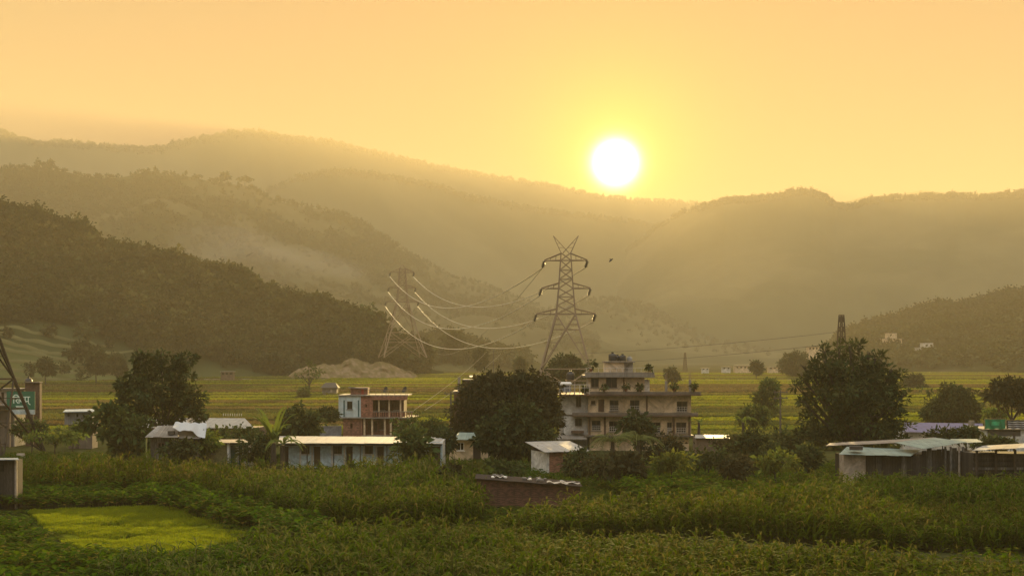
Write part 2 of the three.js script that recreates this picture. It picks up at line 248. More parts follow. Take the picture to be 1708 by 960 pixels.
const woodL = hill('wooded_hill', 'dark wooded hillside on the left above the fields', [[-260, 330, 640], [0, 366, 650], [50, 375, 650], [100, 392, 650], [140, 402, 650], [165, 430, 640], [220, 434, 640], [280, 452, 630], [330, 466, 625], [400, 480, 620], [430, 498, 615], [500, 516, 610], [560, 530, 605], [600, 545, 600], [640, 575, 595], [668, 598, 592], [700, 612, 590], [740, 620, 590]], { foot: (px) => 430 + Math.max(0, px) * 0.2, seed: 9.3, rough: 3, back: 220, spur: 0.1, sf: 0.02, color: (q, px, v) => { const n = fbm(q.x * 0.02, q.z * 0.02, 3), e = sstep(0.28, 0.1, v) * (px < 240 ? 1 : 0.25); return DG.map((x, i) => x * (0.9 + n) + e * [0.05, 0.055, 0.02][i]); } });
const knoll = hill('knoll', 'small hazy tree covered knoll right of the farther lattice tower', [[560, 600, 900], [610, 596, 900], [650, 588, 900], [690, 580, 900], [730, 572, 900], [765, 574, 910], [800, 588, 920], [850, 600, 920], [920, 606, 930]], { foot: 760, seed: 7.7, rough: 4, back: 150, spur: 0.1, sf: 0.02, nV: 20, color: wooded(DG, OL, 0.02) });

// ---------------------------------------------------------------- woods on the hills
{
  const r = rng(77), kinds = [forestTree(5, 330, 0.1), forestTree(6, 330, 0.1), forestTree(8, 300, 0.095, true), forestTree(9, 330, 0.1)];
  const lists = [[], [], [], []];
  for (let n = 0; n < 9000; n++) {
    const px = -240 + r() * 950, v = Math.sqrt(r()) * 1.02 + 0.0, p = woodL.surf(px, Math.min(1.12, v));
    const open = fbm(p.x * 0.012 + 4, p.z * 0.012, 3), low = px < 230 ? 0.36 : px < 480 ? 0.14 : 0.3;
    if (v < low + 0.12 * fbm(p.x * 0.03, 3, 2) && r() > 0.05) continue;
    if (open < -0.3 && r() < 0.75) continue;
    const big = r() < 0.06 ? 1.3 : 1, pt = fbm(p.x * 0.02 + 7, p.z * 0.02, 3), h = big * (4.5 + 6 * r() * r() + 2 * r()) * (0.8 + 0.35 * Math.max(0, fbm(p.x * 0.02, p.z * 0.02, 2) + 0.5)), k = (0.6 + 0.9 * r() * r() + 0.2 * r()) * (1 + 0.9 * pt), w = [k * (1 + 0.25 * r() + 0.4 * pt), k, k * 0.9];
    lists[(r() * 4) | 0].push([p.setY(p.y - 0.3), h * (0.95 + 0.4 * r()), r() * 6.28, w, h]);
  }
  const lab = ['broad leaved wood covering the dark left hillside', 'spreading trees mixed through the dark left hillside wood', 'slender trees mixed through the dark left hillside wood', 'rounded trees mixed through the dark left hillside wood'];
  lists.forEach((l, i) => scatter('hillside_wood', lab[i], kinds[i], M.far, l, 'wood'));
  // trees that stand out one by one along the crest of the wood
  const crest = [[8, 1.05], [30, 0.95], [58, 1.0], [88, 1.0], [118, 1.12], [136, 1.35], [150, 1.2], [182, 1.15], [213, 1.1], [232, 0.95], [262, 0.85], [288, 0.95], [306, 0.9], [330, 0.9], [352, 0.85], [372, 0.9], [390, 1.15], [411, 1.1], [428, 1.1], [450, 0.9], [474, 0.85], [498, 0.8], [523, 0.8], [548, 0.85], [572, 0.85], [590, 0.8], [612, 0.85], [634, 0.8], [652, 0.7]];
  for (const [px, s] of crest) {
    const p = woodL.surf(px, 0.98), k = (r() * 4) | 0, h = 10 * s * (0.92 + 0.16 * r()), t = thing('crest_tree', 'dark tree on the crest line of the wooded left hill', 'tree', [p.x, p.y - 0.3, p.z], r() * 6, 'trees along the crest of the wooded hill');
    const c = mesh('crown', kinds[k], M.far, t); c.scale.set(h * 1.05, h, h * 1.05); mesh('trunk', cyl(0.22, 0.12, h * 0.55, 6), M.bark, t);
  }
  // hazy middle hill: patchy wood, right hill, knoll, far crests
  const small = [forestTree(21, 90, 0.17), forestTree(22, 90, 0.16, true)], spread = (name, label, hl, n, px0, px1, test, h0, h1, vmin = 0) => {
    const l = [[], []];
    for (let i = 0; i < n; i++) { const px = px0 + r() * (px1 - px0), v = vmin + (1 - vmin) * Math.sqrt(r()) * 1.02, p = hl.surf(px, v); if (!test(p, px, v)) continue; const h = h0 + (h1 - h0) * r(), k = 0.8 + 0.4 * r(); l[r() < 0.7 ? 0 : 1].push([p.setY(p.y - 0.2), h * (0.9 + 0.6 * r()), r() * 6.28, [k, k, k], h]); }
    scatter(name, 'rounded ' + label, small[0], M.far, l[0], 'wood'); scatter(name, 'slender ' + label, small[1], M.far, l[1], 'wood');
  };
  spread('hazy_wood', 'trees in patches over the hazy middle hill', midL, 12000, -200, 1000, (p, px, v) => v > 0.97 ? r() < 0.35 : fbm(p.x * 0.006, p.z * 0.006, 4) < 0.08 || r() < 0.12, 5, 9);
  spread('village_wood', 'trees in patches over the brown right hill', rightN, 4600, 1345, 1880, (p, px, v) => v > 0.95 || fbm(p.x * 0.012, p.z * 0.012, 4) < 0.05 || r() < 0.12, 5, 10);
  spread('knoll_wood', 'trees covering the small knoll below the farther tower', knoll, 900, 600, 880, (p, px, v) => v > 0.3, 6, 11);
  spread('crest_wood', 'trees along the far mountain crest', farR, 1500, -100, 1330, () => true, 8, 16, 0.96);
  spread('crest_wood', 'trees along the crest of the right ridge', rightR, 1700, 1040, 1850, (p, px) => r() < 0.35 || (px > 1200 && px < 1390), 8, 17, 0.97);
  spread('spur_wood', 'trees along the spur before the far ridge', spur, 700, 430, 1200, () => true, 7, 13, 0.96);
  spread('low_hill_wood', 'trees over the low hill behind the tower', lowC, 900, 860, 1300, (p, px, v) => v > 0.8 || r() < 0.5, 6, 11, 0.3);
  // lone trees standing on the hazy crest of the middle hill and the ridges
  const lone = [[62, 1500, 14, 11], [72, 1500, 11, 9], [84, 1505, 16, 13], [258, 1565, 9, 7], [310, 1590, 10, 5], [375, 1610, 17, 20], [408, 1625, 16, 22], [462, 1665, 9, 6], [487, 1690, 10, 11]], lt = ['first slender tree on the hazy left crest', 'second small tree on the hazy left crest', 'widest of the three crest trees at far left', 'small lone tree at the peak of the hazy middle hill', 'thin upright tree on the hazy middle hill crest', 'flat topped spreading tree on the hazy hill crest', 'broad bushy tree beside the flat topped crest tree', 'small tree on the falling crest of the hazy hill', 'low rounded tree on the falling crest of the hazy hill'];
  lone.forEach(([px, D, h, w], i) => { const p = midL.surf(px, 1), t = thing('lone_tree', lt[i], 'tree', [p.x, p.y - 0.5, p.z], i, 'lone trees on the hazy crest'); const g = forestTree(40 + i, 220, 0.13); const c = mesh('crown', g, M.far, t); c.scale.set(w * 1.25, h, w * 1.25); mesh('trunk', cyl(0.4, 0.2, h * 0.6, 6), M.bark, t); });
}

// ---------------------------------------------------------------- paddies on the valley floor: low slabs of rice in rows with bunds between
{
  const r = rng(411), tufts = { p: [] };
  const blade = new Leaves(), rb = rng(9);
  for (let k = 0; k < 9; k++) { const a = rb() * 6.28, o = V(Math.cos(a) * 0.2 * rb(), 0, Math.sin(a) * 0.2 * rb()), lean = 0.15 + 0.35 * rb(), dir = V(Math.cos(a) * lean, 1, Math.sin(a) * lean).normalize(); blade.leaf(o, dir, V(-Math.sin(a), 0, Math.cos(a)), 0.75 + 0.3 * rb(), 0.16, tone(rb, 0.2)); }
  const tuft = blade.geo(), list = [];
  const pal = [[0.21, 0.25, 0.02], [0.11, 0.13, 0.03], [0.17, 0.19, 0.03], [0.08, 0.095, 0.028], [0.15, 0.13, 0.045], [0.17, 0.205, 0.025], [0.11, 0.115, 0.03], [0.14, 0.145, 0.035], [0.12, 0.10, 0.04]];
  let D = 128, row = 0;
  while (D < 640) {
    const th = 5 + 5 * r() + D * 0.022, base = (r() * pal.length) | 0; let px = -220 + 60 * r();
    while (px < 1930) {
      const w = (50 + 110 * r()) * f / D, x0 = X(px, D), x1 = X(px + w, D);
      const c = pal[r() < 0.6 ? base : (r() * pal.length) | 0], left = px + w * 0.5 < 470, vis = D > 176 || px + w < 260 || (px > 1165 && px < 1340 && D > 150);
      if (vis) {
        const tilt = (r() - 0.5) * 0.07, wob = (x) => 5 * fbm(x * 0.012, row * 0.35, 3) + (x - x0) * tilt, g0 = groundY(D) + 0.08, hgt = 0.35 + 0.25 * r(), pts = [], n = 8;
        for (let k = 0; k <= n; k++) { const x = x0 + 0.6 + (x1 - x0 - 1.2) * k / n; pts.push([x, D + 0.5 + wob(x)]); }
        for (let k = n; k >= 0; k--) { const x = x0 + 0.6 + (x1 - x0 - 1.2) * k / n; pts.push([x, D + th - 0.5 + wob(x)]); }
        const sh = new THREE.Shape(pts.map(([x, d]) => new THREE.Vector2(x, d))), gs = new THREE.ExtrudeGeometry(sh, { depth: hgt, bevelEnabled: false, steps: 1 }).rotateX(-Math.PI / 2).translate(0, g0, 0);
        const pm = matte(c[0] * 0.8, c[1] * 0.8, c[2] * 0.8, { map: wornTex });
        struct('rice_paddy', gs, pm, 'flat rice plot on the valley floor');
        const dens = D < 220 ? 1.6 : D < 340 ? 1.0 : 0.55, sc = D < 220 ? 0.9 : D < 340 ? 1.0 : 1.25;
        for (let k = 0, m = (x1 - x0) * th * dens; k < m; k++) { const x = x0 + 0.5 + r() * (x1 - x0 - 1), d = D + 0.3 + r() * (th - 0.6) + wob(x), q = 0.88 + 0.24 * r(); if (Math.abs(x / d) > 0.42) continue; list.push([V(x, g0 + hgt * 0.7, -d), sc * (0.8 + 0.5 * r()), r() * 6.28, c.map((v, i) => v * q * (i === 0 ? 0.9 + 0.3 * r() : 1)), sc * (0.35 + 0.2 * r())]); }
      }
      px += w + 4 * f / D * 0.15;
    }
    D += th + 0.7 + 1.2 * r(); row++;
  }
  scatter('rice_crop', 'yellow green rice standing in the valley paddies', tuft, M.crop, list, 'rice');
  console.log('rice', list.length);
}

// ---------------------------------------------------------------- crops in front
const inside = (poly, x, y) => { let c = false; for (let i = 0, j = poly.length - 1; i < poly.length; j = i++) { const [xi, yi] = poly[i], [xj, yj] = poly[j]; if ((yi > y) !== (yj > y) && x < (xj - xi) * (y - yi) / (yj - yi) + xi) c = !c; } return c; };
function maizePatch(seed, count, H, spread) { // a few maize plants round the origin
  const r = rng(seed), L = new Leaves();
  for (let k = 0; k < count; k++) {
    const ox = (r() - 0.5) * spread, oz = (r() - 0.5) * spread, h = H * (0.8 + 0.35 * r()), t = tone(r, 0.22), a0 = r() * 6.28;
    const st = [V(ox, 0, oz), V(ox + 0.03, h * 0.6, oz), V(ox + 0.05 * r(), h, oz)];
    L.strip(st, V(1, 0, 0), () => 0.04, [0.08, 0.09, 0.025]); L.strip(st, V(0, 0, 1), () => 0.04, [0.08, 0.09, 0.025]);
    const nl = 9 + (r() * 4 | 0);
    for (let l = 0; l < nl; l++) {
      const u = 0.18 + 0.8 * l / nl, a = a0 + (l % 2) * Math.PI + (r() - 0.5) * 1.1, len = (0.65 + 0.45 * r()) * (H / 2.2) * (1.1 - 0.45 * Math.abs(u - 0.6)), up = 0.55 + 0.5 * r(), d = V(Math.cos(a), 0, Math.sin(a)), b = V(ox, h * u, oz), pts = [];
      for (let s = 0; s <= 4; s++) { const q = s / 4; pts.push(V(b.x + d.x * len * q, b.y + len * (up * q - (0.65 + 0.55 * r()) * q * q), b.z + d.z * len * q)); }
      const dry = r() < 0.05 ? [0.15, 0.14, 0.04] : [0.062, 0.108, 0.003]; const c = dry.map((v, i) => v * t[i]);
      L.strip(pts, V(-d.z, 0.25 * (r() - 0.5), d.x), (q) => 0.18 * (0.5 + 1.4 * q) * (1 - q) + 0.012, c);
    }
    if (r() < 0.6) for (let s = 0; s < 4; s++) { const a = r() * 6.28; L.strip([V(ox, h, oz), V(ox + Math.cos(a) * 0.1, h + 0.16, oz + Math.sin(a) * 0.1), V(ox + Math.cos(a) * 0.2, h + 0.22, oz + Math.sin(a) * 0.2)], V(-Math.sin(a), 0, Math.cos(a)), () => 0.03, [0.12, 0.125, 0.04]); }
  }
  return L.geo();
}
function beanPatch(seed, count, H, spread, leaf = 0.2) { // low broad leaved plants
  const r = rng(seed), L = new Leaves();
  for (let k = 0; k < count; k++) {
    const ox = (r() - 0.5) * spread, oz = (r() - 0.5) * spread, h = H * (0.65 + 0.5 * r()), t = tone(r, 0.25);
    L.strip([V(ox, 0, oz), V(ox + 0.04, h * 0.9, oz)], V(1, 0, 0), () => 0.02, [0.1, 0.09, 0.04]);
    for (let l = 0; l < 15; l++) {
      const a = r() * 6.28, u = 0.3 + 0.72 * Math.sqrt(r()), rad = (0.08 + 0.3 * r()) * (1.2 - 0.4 * u), o = V(ox + Math.cos(a) * rad, h * u, oz + Math.sin(a) * rad), d = V(Math.cos(a + r() - 0.5), 0.25 - 0.6 * r(), Math.sin(a + r() - 0.5)).normalize(), s = leaf * (0.7 + 0.7 * r());
      const c = (r() < 0.12 ? [0.17, 0.165, 0.03] : [0.064, 0.112, 0.004]).map((v, i) => v * t[i] * (0.85 + 0.3 * r()));
      L.leaf(o, d, V(-d.z, 0.3 * (r() - 0.5), d.x).normalize(), s, s * 0.75, c);
    }
  }
  return L.geo();
}
// plots outlined by their canopy in the view, laid on the ground at the height of the crop
const plots = [
  ['maize_crop', 'tall maize plot in front of the blue white house', 'm', 2.1, [[20, 766], [250, 761], [450, 758], [640, 766], [770, 772], [800, 786], [792, 826], [690, 831], [560, 826], [440, 804], [300, 788], [90, 783], [25, 778]], [1.05, 1, 1]],
  ['bean_crop', 'broad leaved crop band left, beyond the bright grass plot', 'b', 1.25, [[-60, 794], [100, 794], [260, 803], [340, 812], [430, 830], [500, 848], [560, 862], [530, 872], [470, 868], [400, 852], [330, 834], [250, 822], [100, 822], [-60, 822]], [1, 1.05, 1]],
  ['mixed_crop', 'mixed leafy crop at the bottom left below the grass plot', 'b', 1.3, [[-60, 853], [50, 857], [95, 893], [170, 914], [260, 918], [330, 908], [400, 898], [420, 1010], [-60, 1010]], [0.95, 1, 1]],
  ['mixed_crop', 'leafy crop across the lower middle of the field', 'm', 1.45, [[400, 894], [480, 890], [600, 876], [760, 872], [880, 880], [880, 1010], [400, 1010]], [1.02, 1, 0.8]],
  ['maize_crop', 'dark maize strip along the bottom left edge', 'm', 1.75, [[230, 915], [330, 905], [620, 915], [860, 925], [860, 1010], [150, 1010], [180, 930]], [0.8, 0.85, 0.9]],
  ['bean_crop', 'yellowing leafy plot on the rise before the tall house', 'b', 1.2, [[1025, 795], [1090, 784], [1290, 789], [1325, 804], [1290, 818], [1050, 813]], [1.25, 1.08, 0.8]],
  ['maize_crop', 'tall green crop plot at right before the tin sheds', 'm', 1.9, [[1305, 786], [1480, 781], [1800, 780], [1800, 812], [1500, 812], [1310, 803]], [1, 1.08, 0.9]],
  ['mixed_crop', 'leafy crop row in the middle right of the field', 'm', 1.95, [[830, 846], [900, 834], [960, 822], [1200, 818], [1480, 822], [1800, 826], [1800, 868], [1480, 860], [1230, 848], [1060, 842], [900, 850]], [1.02, 1, 0.8]],
  ['mixed_crop', 'nearest leafy crop plot across the bottom right', 'm', 1.45, [[800, 884], [900, 874], [1060, 878], [1230, 893], [1480, 912], [1800, 924], [1800, 1010], [840, 1010]], [1.02, 1, 0.8]],
  ['bean_crop', 'broad leaves scattered through the nearest crop at bottom right', 'B', 1.2, [[860, 900], [1230, 895], [1480, 912], [1800, 925], [1800, 1010], [880, 1010]], [1.02, 1, 0.8]],
  ['weed_cover', 'low weeds between the crop plots and the brick shelter', 'w', 0.35, [[380, 858], [560, 860], [800, 845], [1000, 800], [1330, 800], [1800, 806], [1800, 905], [1230, 880], [1060, 866], [860, 880], [560, 884]], [0.9, 0.9, 0.9]],
  ['weed_cover', 'low weeds round the edge of the bright grass plot', 'w', 0.3, [[-60, 850], [300, 838], [500, 870], [470, 905], [330, 940], [150, 940], [-60, 900]], [1, 1, 0.9], 'grass'],
  ['weed_cover', 'rough weeds around the sheds behind the crop plots', 'w', 0.8, [[-60, 752], [300, 748], [700, 757], [1000, 762], [1330, 768], [1800, 770], [1800, 792], [1330, 796], [1000, 800], [800, 790], [300, 775], [-60, 790]], [0.85, 0.9, 0.9]],
];
const geos = { m: maizePatch(3, 4, 2.0, 1.15), B: beanPatch(8, 4, 1.2, 1.2, 0.28), b: beanPatch(5, 5, 1.25, 1.15, 0.3), w: beanPatch(6, 5, 0.7, 1.3, 0.22) };
const grassPoly = [[52, 858], [110, 855], [160, 854], [220, 853], [278, 852], [312, 862], [345, 872], [380, 884], [410, 894], [380, 910], [330, 922], [260, 932], [190, 928], [140, 922], [105, 908], [84, 890], [66, 872]].map(([px, py]) => { const D = EYE * f / (py - HY); return [X(px, D), D]; });
plots.forEach(([name, label, kind, H, poly, tint, except], k) => {
  const r = rng(900 + k), gp = poly.map(([px, py]) => { const D = (EYE - H) * f / (py - HY); return [X(px, D), D]; });
  const xs = gp.map((p) => p[0]), ds = gp.map((p) => p[1]), list = [], step = kind === 'B' ? 1.9 : 0.98;
  for (let x = Math.min(...xs); x < Math.max(...xs); x += step) for (let d = Math.max(36, Math.min(...ds)); d < Math.max(...ds); d += step) {
    const xx = x + (r() - 0.5) * 0.7, dd = d + (r() - 0.5) * 0.7; if (Math.abs(xx) > dd * 0.385 + 1.5 || !inside(gp, xx, dd) || (except && inside(grassPoly, xx, dd) && r() < 0.97)) continue;
    const n = fbm(xx * 0.06 + k, dd * 0.06, 3), lush = 0.92 + 0.7 * n + 0.42 * (r() - 0.5), yel = fbm(xx * 0.03 + 9, dd * 0.05 + k, 2), q = 0.9 + 0.2 * r();
    if ((n < -0.3 && r() < 0.7) || r() < 0.06) continue;
    const s = 0.85 + 0.3 * r(); list.push([V(xx, groundY(dd) - 0.05, -dd), s, r() * 6.28, [tint[0] * q * (1 + 0.35 * yel), tint[1] * q, tint[2] * q * (1 - 0.5 * yel)], s * lush * H / (kind === 'm' ? 2.0 : kind === 'B' ? 1.2 : kind === 'b' ? 1.25 : 0.7)]);
  }
  scatter(name, label, geos[kind], M.crop, list, name.split('_')[0]);
});
{ // the bright mown plot: a low sheet with a fur of short blades
  const r = rng(31), poly = grassPoly;
  const sh = new THREE.Shape(poly.map(([x, d]) => new THREE.Vector2(x, d))), g = cubeUV(new THREE.ExtrudeGeometry(sh, { depth: 0.08, bevelEnabled: false }).rotateX(-Math.PI / 2));
  struct('grass_plot', g, matte(0.15, 0.175, 0.014, { map: wornTex }), 'bright yellow green plot of short grass at left');
  const L = new Leaves(), rb = rng(12); for (let k = 0; k < 26; k++) { const a = rb() * 6.28, l = 0.3 * rb(); L.leaf(V((rb() - 0.5) * 0.6, 0, (rb() - 0.5) * 0.6), V(Math.cos(a) * l, 1, Math.sin(a) * l).normalize(), V(-Math.sin(a), 0, Math.cos(a)), 0.3 + 0.15 * rb(), 0.05, tone(rb, 0.15)); }
  const list = [], xs = poly.map((p) => p[0]), ds = poly.map((p) => p[1]);
  for (let k = 0; k < 9000; k++) { const x = Math.min(...xs) + r() * (Math.max(...xs) - Math.min(...xs)), d = Math.min(...ds) + r() * (Math.max(...ds) - Math.min(...ds)); if (!inside(poly, x, d)) continue; const n = fbm(x * 0.25, d * 0.25, 3); if (n < -0.22 + 0.2 * r()) continue; const q = 0.9 + 0.2 * r() + 0.3 * n; list.push([V(x, 0.07, -d), 1, r() * 6.28, [0.2 * q, 0.245 * q, 0.012], 0.7 + 0.8 * Math.max(-0.4, n) + 0.3 * r()]); }
  scatter('grass', 'short bright grass on the left plot', L.geo(), M.crop, list, 'grass');
}

// ---------------------------------------------------------------- building helpers (local axes: x right, y up, z towards the viewer; the front wall at z = 0)
function site(name, label, category, D, bpx, o = {}) {
  const gy = o.y ?? groundY(D), t = thing(name, label, category, [X(bpx, D), gy, -D], o.turn ?? 0, o.group), s = D / f;
  t.lx = (px) => (px - bpx) * s; t.ly = (py) => Y(py, D) - gy; t.p = (px, py, z) => V((X(px, D - z)) - X(bpx, D), Y(py, D - z) - gy, z); t.rect = (a, b, c, d) => [t.lx(a), t.lx(c), t.ly(d), t.ly(b)]; // pixel corners -> x0 x1 y0 y1
  return t;
}
function wall(name, x0, x1, y0, y1, holes, z, th, mat, parent) {
  if (!holes.length) return mesh(name, bx(x0, x1, y0, y1, z - th, z), mat, parent);
  const sh = new THREE.Shape([[x0, y0], [x1, y0], [x1, y1], [x0, y1]].map(([a, b]) => new THREE.Vector2(a, b)));
  for (const [a, b, c, d] of holes) sh.holes.push(new THREE.Path([[a, c], [a, d], [b, d], [b, c]].map(([p, q]) => new THREE.Vector2(p, q))));
  return mesh(name, cubeUV(new THREE.ExtrudeGeometry(sh, { depth: th, bevelEnabled: false }).translate(0, 0, z - th)), mat, parent);
}
function windowIn(h, z, parent, o = {}) {
  const [a, b, c, d] = h, w = mesh(o.door ? 'door' : 'window', bx(a - 0.02, b + 0.02, c - 0.02, d + 0.02, z - 0.24, z - 0.19), o.mat ?? (o.door ? M.door : M.glass), parent), fr = o.frame ?? M.frame, fw = 0.07;
  mesh('frame', mergeGeometries([bx(a, a + fw, c, d, z - 0.185, z - 0.1), bx(b - fw, b, c, d, z - 0.185, z - 0.1), bx(a + fw, b - fw, d - fw, d, z - 0.185, z - 0.1), ...(o.door ? [] : [bx((a + b) / 2 - 0.03, (a + b) / 2 + 0.03, c, d - fw, z - 0.184, z - 0.12), bx(a + fw, b - fw, c, c + fw, z - 0.186, z - 0.1)])]), fr, w);
  if (o.sill !== false && !o.door) mesh('sill', bx(a - 0.1, b + 0.1, c - 0.09, c - 0.004, z - 0.1, z + 0.1), o.sillMat ?? M.concrete, w);
  if (o.grille) { const g = [], n = 4, top = c + (d - c) * 0.5; for (let i = 0; i <= n; i++) { const x = a + 0.06 + (b - a - 0.12) * i / n; g.push(bx(x - 0.018, x + 0.018, c + 0.01, top, z - 0.07, z - 0.04)); } for (const k of [0.12, 0.55, 0.97]) g.push(bx(a + 0.02, b - 0.02, c + (top - c) * k - 0.02, c + (top - c) * k + 0.02, z - 0.038, z - 0.012)); mesh('grille', mergeGeometries(g), M.grille, w); }
  return w;
}
function tinRoof(parent, A, B, C, Dd, n, mat, seed = 1, name = 'roof_sheet') { // sheets side by side between the edges A-Dd and B-C (A, B front)
  const r = rng(seed);
  for (let i = 0; i < n; i++) {
    const t0 = i / n - (i ? 0.006 : 0), t1 = (i + 1) / n, j = () => (r() - 0.5) * 0.05, up = 0.008 * (i % 2) + 0.004 * r(), fy = (r() - 0.5) * 0.09;
    const a = A.clone().lerp(B, t0), b = A.clone().lerp(B, t1), c = Dd.clone().lerp(C, t1), d = Dd.clone().lerp(C, t0); const out = a.clone().sub(d).normalize().multiplyScalar(fy + 0.05); a.add(out); b.add(out);
    for (const q of [a, b, c, d]) q.y += up; a.y += j() * 0.5; b.y += j() * 0.5;
    mesh(name, quadGeo(a, b, c, d, 0.025), Array.isArray(mat) ? mat[(r() * mat.length) | 0] : mat, parent);
  }
}
function waterTank(parent, x, y, z, r0, h, mat = M.tank, name = 'water_tank') {
  return mesh(name, new THREE.LatheGeometry([[0, 0], [r0, 0], [r0, h * 0.12], [r0 * 0.96, h * 0.15], [r0, h * 0.18], [r0, h * 0.42], [r0 * 0.96, h * 0.45], [r0, h * 0.48], [r0, h * 0.75], [r0 * 0.55, h * 0.9], [r0 * 0.28, h * 0.91], [r0 * 0.28, h], [0, h]].map(([a, b]) => new THREE.Vector2(a, b)), 16).translate(x, y, z), mat, parent);
}
function potPlant(x, y, z, h, i) { // x y z in the world
  const t = thing('potted_plant', ['potted shrub at the top left of the penthouse roof', 'small potted plant on the parapet under the penthouse windows', 'potted plant at the middle of the lower parapet', 'potted plant by the penthouse side wall', 'potted plant on the long roof terrace beside the thin column', 'potted shrub at the right end of the long roof terrace', 'trailing potted plant on the right penthouse roof edge', 'potted plant on the left roof terrace railing'][i], 'plant', [x, y, z], i, 'potted plants on the tall house');
  mesh('pot', new THREE.LatheGeometry([[0, 0], [0.13, 0], [0.2, 0.3], [0.23, 0.3], [0.23, 0.36], [0, 0.34]].map(([a, b]) => new THREE.Vector2(a, b)), 12), M.terracotta, t);
  mesh('foliage', crownGeo([[0, 0.3 + h * 0.5, 0, h * 0.5, h * 0.45, h * 0.45]], { clumps: 16, leaves: 9, leaf: 0.24, clumpR: 0.22, seed: 50 + i, spike: 0.4 }), M.leafB, t);
  return t;
}
const R2 = (t, list) => list.map((q) => t.rect(...q));

// ---------------------------------------------------------------- long blue white house
{
  const t = site('row_house', 'long low pale blue house with a metal roof and many doors', 'house', 130, 600), b = 0;
  const win = R2(t, [[502, 743, 516, 757], [555, 743, 570, 757], [608, 743, 622, 757]]), door = R2(t, [[471, 744, 481, 778], [523, 744, 534, 778], [577, 744, 588, 778], [629, 744, 640, 778], [715, 744, 733, 778]]);
  wall('wall', t.lx(467), t.lx(738), b, t.ly(737), [...win, ...door], 0, 0.25, M.skyblue, t);
  mesh('side_wall', bx(t.lx(467), t.lx(467) + 0.25, b, t.ly(737), -6.2, -0.252), M.white, t); mesh('side_wall', bx(t.lx(738) - 0.25, t.lx(738), b, t.ly(737), -6.2, -0.252), M.white, t); mesh('back_wall', bx(t.lx(467) + 0.252, t.lx(738) - 0.252, b, t.ly(737), -6.2, -5.95), M.white, t);
  mesh('plinth', bx(t.lx(463), t.lx(741), -0.1, 0.4, 0.004, 0.9), M.concrete, t);
  for (const h of win) windowIn(h, 0, t, { sillMat: M.white }); for (const h of door) windowIn(h, 0, t, { door: true });
  for (const px of [467, 499, 519, 552, 573, 605, 626, 655, 700]) mesh('pilaster', bx(t.lx(px), t.lx(px) + 0.16, 0.41, t.ly(741), 0.003, 0.05), M.white, t);
  tinRoof(t, t.p(464, 738.5, 1.3), t.p(739, 739.5, 1.3), t.p(737, 728.5, -6.6), t.p(466, 727, -6.6), 17, [M.tinwhite, M.tinwhite, M.tin], 5);
  mesh('fascia', bx(t.lx(465), t.lx(738), t.ly(741.6), t.ly(740), 1.1, 1.2), M.darkwood, t);
  for (let i = 0; i < 7; i++) mesh('post', bx(t.lx(470 + i * 44), t.lx(470 + i * 44) + 0.09, 0.4, t.ly(741.6), 1.0, 1.09), M.darkwood, t);
}
